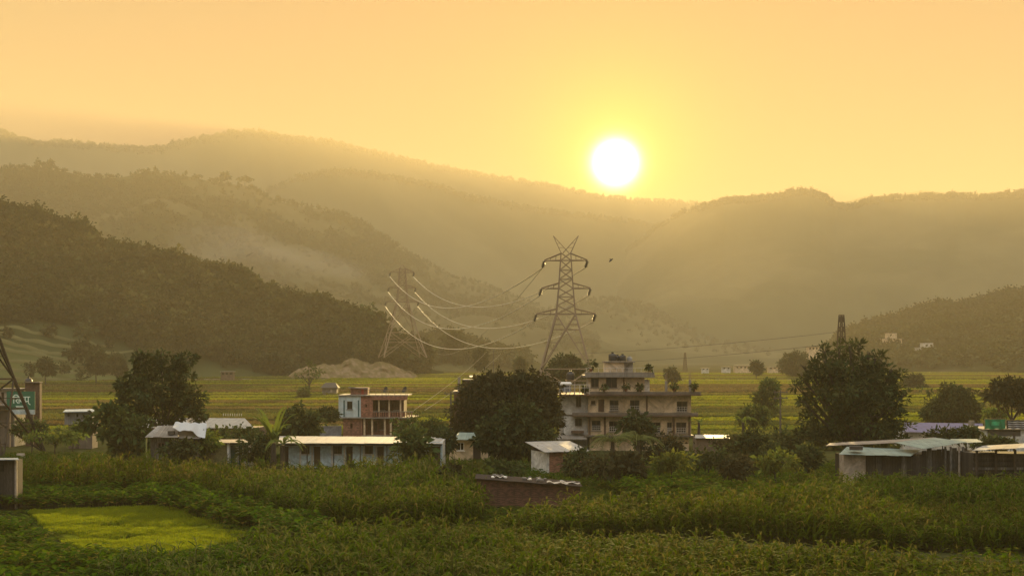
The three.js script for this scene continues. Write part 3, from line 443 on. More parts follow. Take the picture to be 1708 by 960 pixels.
// ---------------------------------------------------------------- brick house with a blue painted corner
{
  const t = site('brick_house', 'two storey pinkish brick house with a blue painted corner room and balcony', 'house', 185, 622), zb = -1.5;
  const yS = t.ly(697.5), yT = t.ly(660);
  // ground floor
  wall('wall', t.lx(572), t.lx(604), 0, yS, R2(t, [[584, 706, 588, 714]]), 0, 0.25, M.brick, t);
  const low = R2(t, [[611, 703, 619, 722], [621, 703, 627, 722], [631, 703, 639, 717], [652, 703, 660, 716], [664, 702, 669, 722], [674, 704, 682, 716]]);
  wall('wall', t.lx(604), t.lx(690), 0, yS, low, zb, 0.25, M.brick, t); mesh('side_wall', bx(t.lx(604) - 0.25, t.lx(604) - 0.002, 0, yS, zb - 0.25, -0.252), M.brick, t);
  low.forEach((h, i) => windowIn(h, zb, t, { door: [0, 1, 4].includes(i), mat: M.brown }));
  for (const px of [606, 619, 640, 650, 663, 683]) mesh('column', bx(t.lx(px), t.lx(px) + 0.24, 0, yS, -0.26, -0.02), M.cream, t);
  mesh('plinth', bx(t.lx(602), t.lx(692), -0.1, 0.7, zb + 0.004, 0.15), M.concrete, t);
  mesh('floor_slab', bx(t.lx(566), t.lx(692), yS + 0.002, yS + 0.16, -7, 0.35), M.concrete, t);
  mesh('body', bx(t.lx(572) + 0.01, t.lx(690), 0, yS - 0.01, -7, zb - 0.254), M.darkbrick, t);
  // upper floor: painted corner, brick strip, balcony
  const y2 = yS + 0.164, bw = t.rect(579, 669, 588, 682);
  wall('painted_wall', t.lx(565), t.lx(602), y2, yT, [bw], 0.3, 0.25, M.paleblue, t).userData.label = 'weathered pale blue painted wall'; windowIn(bw, 0.3, t, { frame: M.darkwood });
  for (const px of [573, 597]) mesh('painted_stripe', bx(t.lx(px), t.lx(px) + 0.18, y2 + 0.05, yT - 0.55, 0.304, 0.33), S(0.03, 0.09, 0.1), t);
  wall('wall', t.lx(602) + 0.003, t.lx(622), y2, yT, R2(t, [[609.5, 674, 612.5, 678.5]]), 0.28, 0.25, M.pink, t);
  mesh('side_wall', bx(t.lx(565), t.lx(565) + 0.25, y2, yT, -6.6, 0.048), M.brick, t);
  const up = R2(t, [[623.5, 671, 629, 690], [632.5, 669, 640, 684], [645, 670, 652, 690], [655, 671, 663, 684]]);
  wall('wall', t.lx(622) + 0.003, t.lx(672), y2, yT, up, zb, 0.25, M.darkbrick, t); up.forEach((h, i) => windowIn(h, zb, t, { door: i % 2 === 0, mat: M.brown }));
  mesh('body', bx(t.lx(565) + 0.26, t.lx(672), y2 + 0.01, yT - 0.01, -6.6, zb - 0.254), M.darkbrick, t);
  for (const px of [632, 649, 668]) mesh('column', bx(t.lx(px) - 0.1, t.lx(px) + 0.1, y2, yT, 0.0, 0.2), M.cream, t);
  mesh('roof_slab', bx(t.lx(564), t.lx(681), yT + 0.002, yT + 0.14, -7, 0.5), M.concrete, t);
  mesh('parapet', bx(t.lx(620), t.lx(680), t.ly(666.5), yT - 0.002, 0.4, 0.52), M.pink, t);
  for (let i = 0; i < 17; i++) { const x = t.lx(623 + i * 3.9); mesh('baluster', bx(x, x + 0.16, y2 + 0.02, y2 + 0.68, 0.14, 0.22), M.pink, t); }
  mesh('handrail', bx(t.lx(622), t.lx(690), y2 + 0.684, y2 + 0.78, 0.1, 0.26), M.concrete, t);
  // stair room, railing, dishes on the roof
  mesh('stair_room', bx(t.lx(582), t.lx(611), yT + 0.144, t.ly(646.5), -4, -1.6), M.brick, t); mesh('door', bx(t.lx(600.5), t.lx(604.5), yT + 0.15, t.ly(648), -1.596, -1.55), M.red, t); mesh('roof_slab', quadGeo(t.p(580.5, 645, -1.2), t.p(613.5, 647, -1.2), t.p(613.5, 647, -4.3), t.p(580.5, 645, -4.3), 0.14), M.concrete, t);
  for (let i = 0; i < 7; i++) { const x = t.lx(616 + i * 10.5); mesh('railing_post', bx(x, x + 0.05, yT + 0.144, yT + 0.75, 0.3, 0.35), M.steel, t); }
  mesh('railing', mergeGeometries([bx(t.lx(614), t.lx(680), yT + 0.752, yT + 0.8, 0.3, 0.35), bx(t.lx(614), t.lx(680), yT + 0.44, yT + 0.47, 0.31, 0.34)]), M.steel, t);
  [[643.5, 'tilted black satellite dish in the middle of the brick house roof'], [675.5, 'tilted black satellite dish at the right end of the brick house roof']].forEach(([px, label]) => {
    const d = thing('satellite_dish', label, 'dish', [X(px, 185), yT + 0.144, -185.2], 0, 'dishes on the brick house roof'); mesh('pole', cyl(0.03, 0.03, 0.5), M.steel, d);
    const pts = []; for (let i = 0; i <= 6; i++) pts.push(new THREE.Vector2(0.46 * i / 6, 0.14 * (i / 6) ** 2)); const g = new THREE.LatheGeometry(pts, 18).rotateX(1.15).rotateY(-0.9).translate(0, 0.62, 0); mesh('reflector', g, S(0.03, 0.03, 0.03, { side: THREE.DoubleSide }), d); bar('feed_arm', V(0, 0.45, 0.05), V(-0.3, 0.72, 0.35), 0.03, M.steel, d);
  });
}
{ // low concrete wall left of the brick house
  const t = site('yard_wall', 'grey blue stained yard wall left of the brick house', 'wall', 178, 548); mesh('panel', bx(t.lx(530), t.lx(569), 0, t.ly(711), -0.2, 0), S(0.2, 0.21, 0.24, { map: wornTex }), t); mesh('coping', bx(t.lx(529), t.lx(570), t.ly(711) + 0.002, t.ly(709.5), -0.25, 0.05), M.concrete, t);
}
// ---------------------------------------------------------------- tall house
{
  const D = 165, t = site('tall_house', 'four level cream house with brown slabs and roof terraces', 'house', D, 1060), dp = 9;
  const y1 = t.ly(728), y2 = t.ly(694), y3 = t.ly(659.5), xl = t.lx(981), xr = t.lx(1153);
  mesh('base_wall', bx(xl + 0.2, xr - 0.2, -0.1, y1, -dp, -0.3), M.cream, t);
  const f1 = R2(t, [[987, 701, 1002, 718], [1016, 702, 1031, 720], [1050, 703, 1066, 720], [1086, 704, 1102, 722], [1113, 704, 1121, 722], [1128, 704, 1145, 722]]), f2 = R2(t, [[986, 668, 993, 674], [998, 666, 1008, 687], [1017, 667, 1032, 685], [1051, 667, 1067, 686], [1113, 669, 1122, 690], [1129, 669, 1147, 687]]);
  wall('wall', xl, xr, y1 + 0.2, y2 - 0.002, f1, 0, 0.3, M.cream, t); wall('wall', xl, xr, y2 + 0.3, y3 - 0.002, f2, 0, 0.3, M.beige, t);
  f1.forEach((h, i) => windowIn(h, 0, t, { grille: i !== 4 || true })); f2.forEach((h, i) => windowIn(h, 0, t, { grille: i > 1 && i !== 4, door: i === 1 || i === 4, mat: i === 1 ? M.brown : undefined }));
  mesh('side_wall', bx(xr - 0.3, xr - 0.002, y1 + 0.2, y3 - 0.004, -dp, -0.302), M.beige, t); mesh('body', bx(xl + 0.1, xr - 0.31, y1 + 0.21, y3 - 0.01, -dp, -0.42), M.grey, t);
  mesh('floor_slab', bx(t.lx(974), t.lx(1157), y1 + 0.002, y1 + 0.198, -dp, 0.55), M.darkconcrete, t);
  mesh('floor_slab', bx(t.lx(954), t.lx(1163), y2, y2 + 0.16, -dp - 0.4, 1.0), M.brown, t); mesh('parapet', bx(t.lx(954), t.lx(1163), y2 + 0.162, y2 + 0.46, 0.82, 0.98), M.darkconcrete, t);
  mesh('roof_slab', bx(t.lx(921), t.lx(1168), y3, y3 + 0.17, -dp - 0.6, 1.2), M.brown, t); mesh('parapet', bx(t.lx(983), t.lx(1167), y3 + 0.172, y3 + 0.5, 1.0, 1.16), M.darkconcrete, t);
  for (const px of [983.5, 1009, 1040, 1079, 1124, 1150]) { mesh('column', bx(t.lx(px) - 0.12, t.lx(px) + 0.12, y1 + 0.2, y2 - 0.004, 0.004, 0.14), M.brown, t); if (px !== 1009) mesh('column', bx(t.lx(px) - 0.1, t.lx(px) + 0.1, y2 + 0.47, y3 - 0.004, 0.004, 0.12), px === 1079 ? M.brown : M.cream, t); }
  // white wing on the left
  const w = R2(t, [[961, 660, 970, 679], [959.5, 697.5, 971, 711]]);
  wall('wing_wall', t.lx(941), xl - 0.004, t.ly(733), y2 - 0.01, [w[1]], -0.5, 0.3, M.white, t); wall('wing_wall', t.lx(937), xl - 0.004, y2 + 0.17, y3 - 0.01, [w[0]], -0.5, 0.3, M.white, t);
  mesh('wing_body', bx(t.lx(937), xl - 0.01, 0, y3 - 0.02, -dp, -0.82), M.grey, t); for (const h of w) windowIn(h, -0.5, t, { sillMat: M.white });
  mesh('canopy', quadGeo(t.p(926, 732, 1.2), t.p(979, 732, 1.2), t.p(976, 725.5, -0.45), t.p(932, 725.5, -0.45), 0.12), M.concrete, t); mesh('shade_board', bx(t.lx(953), t.lx(974), t.ly(722), t.ly(718), -0.45, 0.1), M.brown, t);
  // penthouse
  const y4 = t.ly(629), yp = y3 + 0.174, pw = R2(t, [[987, 630.5, 1000, 646], [1012, 629.8, 1031, 647]]);
  wall('penthouse_wall', t.lx(983), t.lx(1077), yp, y4, pw, -1.2, 0.3, M.beige, t); pw.forEach((h) => windowIn(h, -1.2, t, {})); mesh('penthouse_body', bx(t.lx(983) + 0.01, t.lx(1077) - 0.01, yp + 0.01, y4 - 0.01, -7, -1.55), M.grey, t); mesh('pipe', cyl(0.07, 0.07, y4 - yp, 8).translate(t.lx(1042), yp, -1.1), M.brown, t);
  mesh('penthouse_side', bx(t.lx(1077) + 0.003, t.lx(1086), yp, y4 - 0.3, -6, -1.6), M.white, t);
  mesh('roof_slab', bx(t.lx(975), t.lx(1093), y4 + 0.003, t.ly(625.5), -7.6, -0.2), M.concrete, t); mesh('parapet', bx(t.lx(976), t.lx(1092), t.ly(625.5) + 0.003, t.ly(620.5), -0.5, -0.24), M.concrete, t);
  for (let i = 0; i < 12; i++) { const x = t.lx(978 + i * 10.2); mesh('railing_post', bx(x, x + 0.04, t.ly(620.5) + 0.003, t.ly(613.5), -0.4, -0.36), M.grille, t); } mesh('railing', bx(t.lx(976), t.lx(1092), t.ly(613.5) + 0.002, t.ly(613), -0.42, -0.34), M.grille, t);
  for (let i = 0; i < 8; i++) { const x = t.lx(925 + i * 8.2); mesh('railing_post', bx(x, x + 0.05, y3 + 0.174, t.ly(641.5), 1.0, 1.05), M.grille, t); } mesh('railing', mergeGeometries([bx(t.lx(923), t.lx(984), t.ly(641.4), t.ly(640.6), 0.98, 1.07), bx(t.lx(923), t.lx(984), t.ly(646.4), t.ly(645.9), 1.0, 1.05)]), M.grille, t);
  // stair room and tanks
  const y5 = t.ly(625.5) + 0.004; mesh('stair_room', bx(t.lx(1011), t.lx(1044), y5, t.ly(604), -5, -2.5), M.beige, t); mesh('stair_room', bx(t.lx(1044) + 0.004, t.lx(1060), y5, t.ly(604), -5, -3.2), M.grey, t); mesh('roof_slab', bx(t.lx(1009), t.lx(1062), t.ly(604) + 0.003, t.ly(602), -5.3, -2.2), M.concrete, t);
  const top = t.ly(602) + 0.004;
  const tk = (px, r0, h, z, label, mat, yy = top) => { const k = thing('water_tank', label, 'tank', [X(px, D), yy + groundY(D), -D + z], 0, 'rooftop water tanks'); waterTank(k, 0, 0, 0, r0, h, mat, 'barrel'); mesh('lid', cyl(0.2, 0.2, 0.05, 12).translate(0, h + 0.003, 0), mat, k); };
  tk(1025, 0.5, 1.0, -3, 'tall black water tank at the left of the topmost roof', M.tank); tk(1034, 0.42, 0.75, -3.9, 'shorter black water tank in the middle of the topmost roof', M.tank); tk(1042, 0.4, 0.8, -3.0, 'black water tank at the right of the topmost roof', M.tank); tk(1054, 0.34, 0.55, -3.4, 'small grey cone topped tank beside the black rooftop tanks', M.grey);
  tk(953, 0.48, 1.05, -2.4, 'black water tank on a stand over the left roof terrace', M.tank, t.ly(634)); { const k = thing('tank_stand', 'dark steel stand under the left roof tank', 'stand', [X(953, D), y3 + 0.174 + groundY(D), -D - 2.4]); const h = t.ly(634) - y3 - 0.178; for (const [a, b] of [[-1, -1], [1, -1], [1, 1], [-1, 1]]) mesh('leg', bx(a * 0.5 - 0.05, a * 0.5 + 0.05, 0, h - 0.08, b * 0.4 - 0.05, b * 0.4 + 0.05), M.steel, k); mesh('deck', bx(-0.6, 0.6, h - 0.078, h, -0.55, 0.55), M.steel, k); }
  { const k = thing('solar_heater', 'small white solar water heater on the left roof terrace', 'heater', [X(943, D), y3 + 0.174 + groundY(D), -D - 1]); mesh('collector', quadGeo(V(-0.7, 0.25, 0.8), V(0.7, 0.25, 0.8), V(0.7, 1.0, -0.1), V(-0.7, 1.0, -0.1), 0.06), M.tank, k); mesh('cylinder', new THREE.CapsuleGeometry(0.2, 1.2, 6, 12).rotateZ(Math.PI / 2).translate(0, 1.2, -0.2), M.white2, k); for (const s of [-0.6, 0.6]) mesh('leg', bx(s - 0.03, s + 0.03, 0, 1.0, -0.35, -0.29), M.steel, k); }
  for (const [px, py] of [[1112, 623], [1152, 621]]) { mesh('column_stub', bx(t.lx(px) - 0.14, t.lx(px) + 0.14, y3 + 0.172, t.ly(py + 12), -0.6, -0.3), M.concrete, t); const rb = []; for (const [a, b] of [[-0.09, -0.1], [0.09, -0.1], [-0.09, 0.1], [0.09, 0.1]]) rb.push(bx(t.lx(px) + a - 0.02, t.lx(px) + a + 0.02, t.ly(py + 12) + 0.002, t.ly(py) + a, -0.45 + b - 0.02, -0.45 + b + 0.02)); mesh('rebar', mergeGeometries(rb), M.steel, t); }
  const W = (px, py, z, h, i) => potPlant(X(px, D), Y(py, D), -D + z, h, i);
  W(986, 619.6, -0.37, 1.1, 0); W(1006, 652.2, 1.08, 0.5, 1); W(1043, 652.2, 1.08, 0.6, 2); W(1066, 652.2, 1.08, 0.4, 3); W(1123, 652.2, 1.08, 0.5, 4); W(1156, 652.2, 1.08, 0.75, 5); W(1084, 619.6, -0.37, 0.5, 6); W(975, 656.8, 0.6, 0.5, 7);
}
{ // half built house behind the round tree
  const t = site('unfinished_house', 'dark unfinished brick house half hidden behind the round tree', 'house', 205, 800);
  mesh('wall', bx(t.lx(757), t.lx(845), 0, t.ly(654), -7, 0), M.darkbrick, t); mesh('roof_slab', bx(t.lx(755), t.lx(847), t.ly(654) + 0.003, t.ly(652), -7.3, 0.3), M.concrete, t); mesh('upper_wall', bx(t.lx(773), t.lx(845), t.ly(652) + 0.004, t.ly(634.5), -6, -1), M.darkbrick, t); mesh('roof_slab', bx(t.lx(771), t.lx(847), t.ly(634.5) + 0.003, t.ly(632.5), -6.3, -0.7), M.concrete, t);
  mesh('window', bx(t.lx(775), t.lx(783), t.ly(650.5), t.ly(645), -0.996, -0.94), M.glass, t); mesh('window', bx(t.lx(760), t.lx(766), t.ly(672), t.ly(662), 0.004, 0.05), M.glass, t); mesh('column_stub', bx(t.lx(763.5), t.lx(768), t.ly(652) + 0.004, t.ly(629), -0.5, -0.1), M.concrete, t); mesh('roof_sheet', quadGeo(t.p(783, 628.5, -1), t.p(815, 628.5, -1), t.p(815, 626, -5), t.p(783, 626, -5), 0.04), M.tinwhite, t); for (const px of [785, 813]) mesh('prop', bx(t.lx(px) - 0.05, t.lx(px) + 0.05, t.ly(632.5) + 0.003, t.ly(628.7), -1.5, -1.4), M.wood, t);
}
{ // cottage under the round tree
  const t = site('cottage', 'small cream cottage with pale green tin roof under the round tree', 'house', 142, 798), h = R2(t, [[762, 737.5, 774, 751], [818, 737, 843, 752]]), d = R2(t, [[789, 736, 802, 770]]);
  wall('wall', t.lx(749), t.lx(852), 0, t.ly(733), [...h, ...d], 0, 0.25, M.beige, t); mesh('body', bx(t.lx(749) + 0.01, t.lx(852) - 0.01, 0, t.ly(733) - 0.01, -5, -0.27), M.grey, t); h.forEach((k) => windowIn(k, 0, t, { sillMat: M.white2, frame: M.white2 })); d.forEach((k) => windowIn(k, 0, t, { door: true }));
  tinRoof(t, t.p(747, 733, 0.9), t.p(855, 733, 0.9), t.p(855, 721, -4.6), t.p(745, 721, -4.6), 7, M.tingreen, 8);
}
{ // brick shed with white end wall
  const t = site('brick_shed', 'small brick shed with a white end wall and tin roof', 'shed', 128, 930, { turn: 0.42 }), w = 3.7, e = 2.35, hl = [[-0.3, 0.65, 1.25, 1.95]];
  wall('wall', -w / 2 + 0.2, w / 2, 0, e, hl, 1.7, 0.2, M.brick, t); windowIn(hl[0], 1.7, t, {}); mesh('end_wall', bx(-w / 2, -w / 2 + 0.2 - 0.002, 0, e, -1.7, 1.7), M.white, t); mesh('end_wall', bx(w / 2 - 0.2, w / 2 - 0.003, 0, e, -1.7, 1.498), M.brick, t); mesh('back_wall', bx(-w / 2 + 0.2, w / 2 - 0.21, 0, e + 0.5, -1.7, -1.5), M.brick, t);
  tinRoof(t, V(-w / 2 - 0.5, e + 0.06, 2.2), V(w / 2 + 0.35, e + 0.06, 2.2), V(w / 2 + 0.35, e + 0.75, -2), V(-w / 2 - 0.5, e + 0.75, -2), 5, M.tinwhite, 3); mesh('gable_board', bx(-w / 2 - 0.02, -w / 2 + 0.03, e + 0.003, e + 0.5, -1.7, -0.2), M.darkwood, t);
}
{ // shed with a tarpaulin at left
  const t = site('plank_shed', 'grey plank shed with a shiny pale sheet over its roof', 'shed', 125, 292), xl = t.lx(250), xr = t.lx(331), e = t.ly(728);
  const d = R2(t, [[286, 741, 299, 790], [262, 738, 274, 748]]);
  wall('wall', xl, xr, 0, e, d, 0, 0.12, M.greywood, t); windowIn(d[0], 0.1, t, { door: true }); windowIn(d[1], 0.1, t, { sill: false }); mesh('body', bx(xl + 0.1, xr - 0.1, 0, e - 0.05, -4, -0.2), M.darkwood, t);
  tinRoof(t, V(xl - 0.3, e, 0.7), V(t.lx(300), e, 0.7), t.p(296, 709, -2.2), t.p(262, 710, -2.2), 4, [M.concrete, M.grey], 6, 'roof_sheet'); tinRoof(t, V(t.lx(300) + 0.02, e - 0.1, 0.5), V(xr + 0.3, e - 0.1, 0.5), t.p(326, 711, -2.2), t.p(297, 709, -2.2), 3, M.concrete, 7);
  const sag = (u, v) => V(t.lx(282) + (t.lx(336) - t.lx(282)) * u + 0.5 * v * 0.8, t.ly(707.5) - (1.1 + 0.25 * Math.sin(u * 9)) * v * (0.35 + 0.6 * u) - 0.12 * u + 0.05 * Math.sin(u * 23), -2.2 + 2.7 * v); const pos = [], idx = []; for (let i = 0; i <= 16; i++) for (let j = 0; j <= 6; j++) { const q = sag(i / 16, j / 6); pos.push(q.x, q.y + 0.12, q.z); } for (let i = 0; i < 16; i++) for (let j = 0; j < 6; j++) { const a = i * 7 + j; idx.push(a, a + 1, a + 7, a + 1, a + 8, a + 7); }
  const g = new THREE.BufferGeometry(); g.setAttribute('position', new THREE.Float32BufferAttribute(pos, 3)); g.setIndex(idx); g.computeVertexNormals(); mesh('tarpaulin', g, S(0.4, 0.43, 0.46, { roughness: 0.7, side: THREE.DoubleSide }), t); mesh('post', bx(xl - 0.28, xl - 0.16, 0, e - 0.03, 0.4, 0.52), S(0.2, 0.22, 0.06), t); mesh('roof_hatch', bx(t.lx(281), t.lx(291), t.ly(724), t.ly(718), -0.1, 0.45), M.dull, t);
}
{ // low cream house with green doors behind the maize
  const t = site('low_house', 'low cream house with white framed green doors behind the maize', 'house', 128, 378), d = R2(t, [[382, 741, 394, 775], [395.5, 741, 405, 775]]), w = R2(t, [[350, 743, 358, 756]]);
  wall('wall', t.lx(344), t.lx(412), 0, t.ly(738), [...d, ...w], 0, 0.2, S(0.34, 0.31, 0.14, { map: wornTex }), t); d.forEach((h) => windowIn(h, 0, t, { door: true, mat: S(0.015, 0.06, 0.05), frame: M.white2 })); windowIn(w[0], 0, t, {}); mesh('body', bx(t.lx(344) + 0.05, t.lx(412) - 0.05, 0, t.ly(738) - 0.02, -4, -0.3), M.grey, t); for (const px of [379, 408]) mesh('column', bx(t.lx(px), t.lx(px) + 0.2, 0, t.ly(738) - 0.004, 0.004, 0.2), M.white2, t);
  tinRoof(t, t.p(341, 738, 0.5), t.p(415, 738, 0.5), t.p(415, 732.5, -4), t.p(341, 732.5, -4), 5, M.tinrust, 4);
}
{ // long pale roof behind the left tree
  const t = site('long_shed', 'long shed with a broad pale sheet roof behind the left tree', 'shed', 172, 350, { turn: -0.1 }), e = t.ly(713);
  mesh('wall', bx(t.lx(232), t.lx(424), 0, e - 0.05, -6, 0), M.soil, t); tinRoof(t, V(t.lx(228), e, 0.6), V(t.lx(428), e, 0.6), t.p(400, 697, -6.5), t.p(228, 697, -6.5), 14, [M.tinrust, M.tin], 9); for (let i = 0; i < 9; i++) mesh('railing_post', bx(t.lx(345 + i * 4), t.lx(345 + i * 4) + 0.06, t.ly(697) + 0.01, t.ly(692.5), -6.5, -6.44), M.grille, t);
}
{ // grey two level hut
  const t = site('grey_hut', 'small grey two level hut with a pale blue flat roof', 'hut', 168, 131);
  mesh('lower_wall', bx(t.lx(112), t.lx(152), 0, t.ly(708), -2.5, -0.3), M.darkconcrete, t); mesh('door', bx(t.lx(124), t.lx(130), 0, t.ly(711), -0.296, -0.24), M.door, t); mesh('upper_floor', bx(t.lx(106), t.lx(154), t.ly(708) + 0.003, t.ly(706.8), -2.9, 0.15), M.concrete, t);
  for (const [a, b] of [[107, 122], [122.2, 138], [138.2, 153]]) mesh('wall_sheet', bx(t.lx(a), t.lx(b), t.ly(706.8) + 0.003, t.ly(687), -0.08, a > 110 && a < 130 ? 0.02 : 0), S(0.26, 0.27, 0.29, { map: streakTex }), t); mesh('body', bx(t.lx(107), t.lx(153), t.ly(706.8) + 0.003, t.ly(687), -2.6, -0.09), M.grey, t); mesh('window', bx(t.lx(112), t.lx(115.5), t.ly(694), t.ly(690), 0.002, 0.03), M.glass, t); mesh('window', bx(t.lx(127), t.lx(130), t.ly(695), t.ly(690), 0.022, 0.05), M.glass, t);
  mesh('roof_sheet', quadGeo(t.p(104, 686.3, 0.7), t.p(157, 685.4, 0.7), t.p(156, 681.5, -3.2), t.p(109, 682.5, -3.2), 0.07), S(0.42, 0.52, 0.6, { metalness: 0.3, roughness: 0.4 }), t);
}
{ // house with the green board at the left edge
  const D = 172, t = site('shop_house', 'cream and brown roadside house at the left edge', 'house', D, 12), h = R2(t, [[-22, 654, -14, 668], [1, 654, 6, 668]]);
  wall('wall', t.lx(-60), t.lx(24), t.ly(676) + 0.2, t.ly(650), h, 0, 0.25, M.pale, t); h.forEach((k) => windowIn(k, 0, t, {})); mesh('body', bx(t.lx(-60), t.lx(22), 0, t.ly(650) - 0.02, -5, -0.3), M.grey, t); mesh('lower_wall', bx(t.lx(-60), t.lx(20), 0, t.ly(676), -0.29, -0.2), M.darkconcrete, t); mesh('balcony_slab', bx(t.lx(-60), t.lx(30), t.ly(676) + 0.003, t.ly(676) + 0.19, -0.28, 1.1), M.pale, t); mesh('rear_block', bx(t.lx(36), t.lx(60), 0, t.ly(638.5), -2, -1.2), M.brown, t); mesh('roof_slab', bx(t.lx(35), t.lx(61), t.ly(638.5) + 0.002, t.ly(636.8), -2.2, -0.9), M.darkconcrete, t); mesh('roof_slab', bx(t.lx(-62), t.lx(34) - 0.01, t.ly(650) + 0.002, t.ly(648), -5.2, 0.4), M.concrete, t);
  const k = thing('water_tank', 'dark water tank on the roof of the left edge house', 'tank', [X(33, D), Y(648, D) + 0.01, -D - 3], 0, 'rooftop water tanks'); waterTank(k, 0, 0, 0, 0.45, 1.35, M.tank, 'barrel'); mesh('lid', cyl(0.2, 0.2, 0.05, 12).translate(0, 1.353, 0), M.tank, k);
  // the board: lettering drawn as strokes
  const cv = document.createElement('canvas'); cv.width = 512; cv.height = 340; const c = cv.getContext('2d'); c.fillStyle = '#14614a'; c.fillRect(0, 0, 512, 340); c.strokeStyle = '#dfeee4'; c.fillStyle = '#dfeee4'; c.lineCap = 'round'; c.lineJoin = 'round'; c.lineWidth = 15;
  const ln = (...p) => { c.beginPath(); c.moveTo(p[0], p[1]); for (let i = 2; i < p.length; i += 2) c.lineTo(p[i], p[i + 1]); c.stroke(); }, arc = (x, y, r, a, b) => { c.beginPath(); c.arc(x, y, r, a, b); c.stroke(); };
  ln(110, 105, 420, 105); // headline
  ln(130, 105, 130, 220); c.beginPath(); c.moveTo(130, 105); c.bezierCurveTo(120, 55, 200, 50, 215, 103); c.stroke(); // short i
  c.beginPath(); c.moveTo(165, 130); c.bezierCurveTo(200, 118, 205, 160, 172, 168); c.bezierCurveTo(160, 175, 190, 195, 205, 222); c.stroke(); ln(225, 105, 225, 220); // sha
  arc(272, 170, 26, 0, 6.3); ln(300, 105, 300, 220); // va
  ln(335, 105, 335, 180); arc(338, 192, 13, 0, 6.3); ln(348, 188, 390, 182); ln(392, 105, 392, 215); ln(398, 225, 424, 248); // ma, halant
  c.lineWidth = 7; ln(165, 272, 340, 272); for (let i = 0; i < 7; i++) { const x = 175 + i * 24; ln(x, 272, x, 306); arc(x + 10, 292, 7, 0, 6.3); }
  arc(256, 38, 11, 0, 6.3); ln(246, 30, 262, 46);
  const tx = new THREE.CanvasTexture(cv); tx.colorSpace = THREE.SRGBColorSpace;
  const b = thing('sign_board', 'green sign board with white lettering over a pale strip', 'sign', [X(40, D), Y(686, D), -D + 1.25]); const s = D / f, w2 = 23.5 * s, h2 = 30 * s; const pg = new THREE.BoxGeometry(w2 * 2, h2, 0.08).translate(0, 4 * s + h2 / 2, 0); const uv = pg.attributes.uv; for (let i = 0; i < uv.count; i++) if (i < 16 || i >= 20) uv.setXY(i, 0.01, 0.02); mesh('panel', pg, S(1, 1, 1, { map: tx, roughness: 0.6 }), b); mesh('lower_strip', bx(-w2 + 9 * s, w2, -4 * s, 3.6 * s, -0.04, 0.04), S(0.48, 0.58, 0.6, { map: wornTex }), b); for (const x of [-w2 * 0.8, w2 * 0.85]) mesh('post', bx(x - 0.06, x + 0.06, -Y(686, D), 4 * s, -0.18, -0.05), M.steel, b);
}
{ // shed in the bottom left corner
  const t = site('corner_shed', 'brown walled shed with a pale blue roof edge at bottom left', 'shed', 100, -10); mesh('wall', bx(t.lx(-60), t.lx(24), 0, t.ly(768), -1.6, 0), M.darkwood, t); mesh('corner_post', bx(t.lx(24) + 0.003, t.lx(27), 0, t.ly(768), -0.2, 0.04), M.pale, t); mesh('window', bx(t.lx(-8), t.lx(6), t.ly(786), t.ly(774), 0.003, 0.04), M.glass, t); tinRoof(t, t.p(-64, 767, 0.5), t.p(31, 766, 0.5), t.p(29, 763.5, -1.8), t.p(-64, 763.5, -1.8), 4, S(0.32, 0.44, 0.58, { metalness: 0.3, roughness: 0.4, map: streakTex }), 2);
}
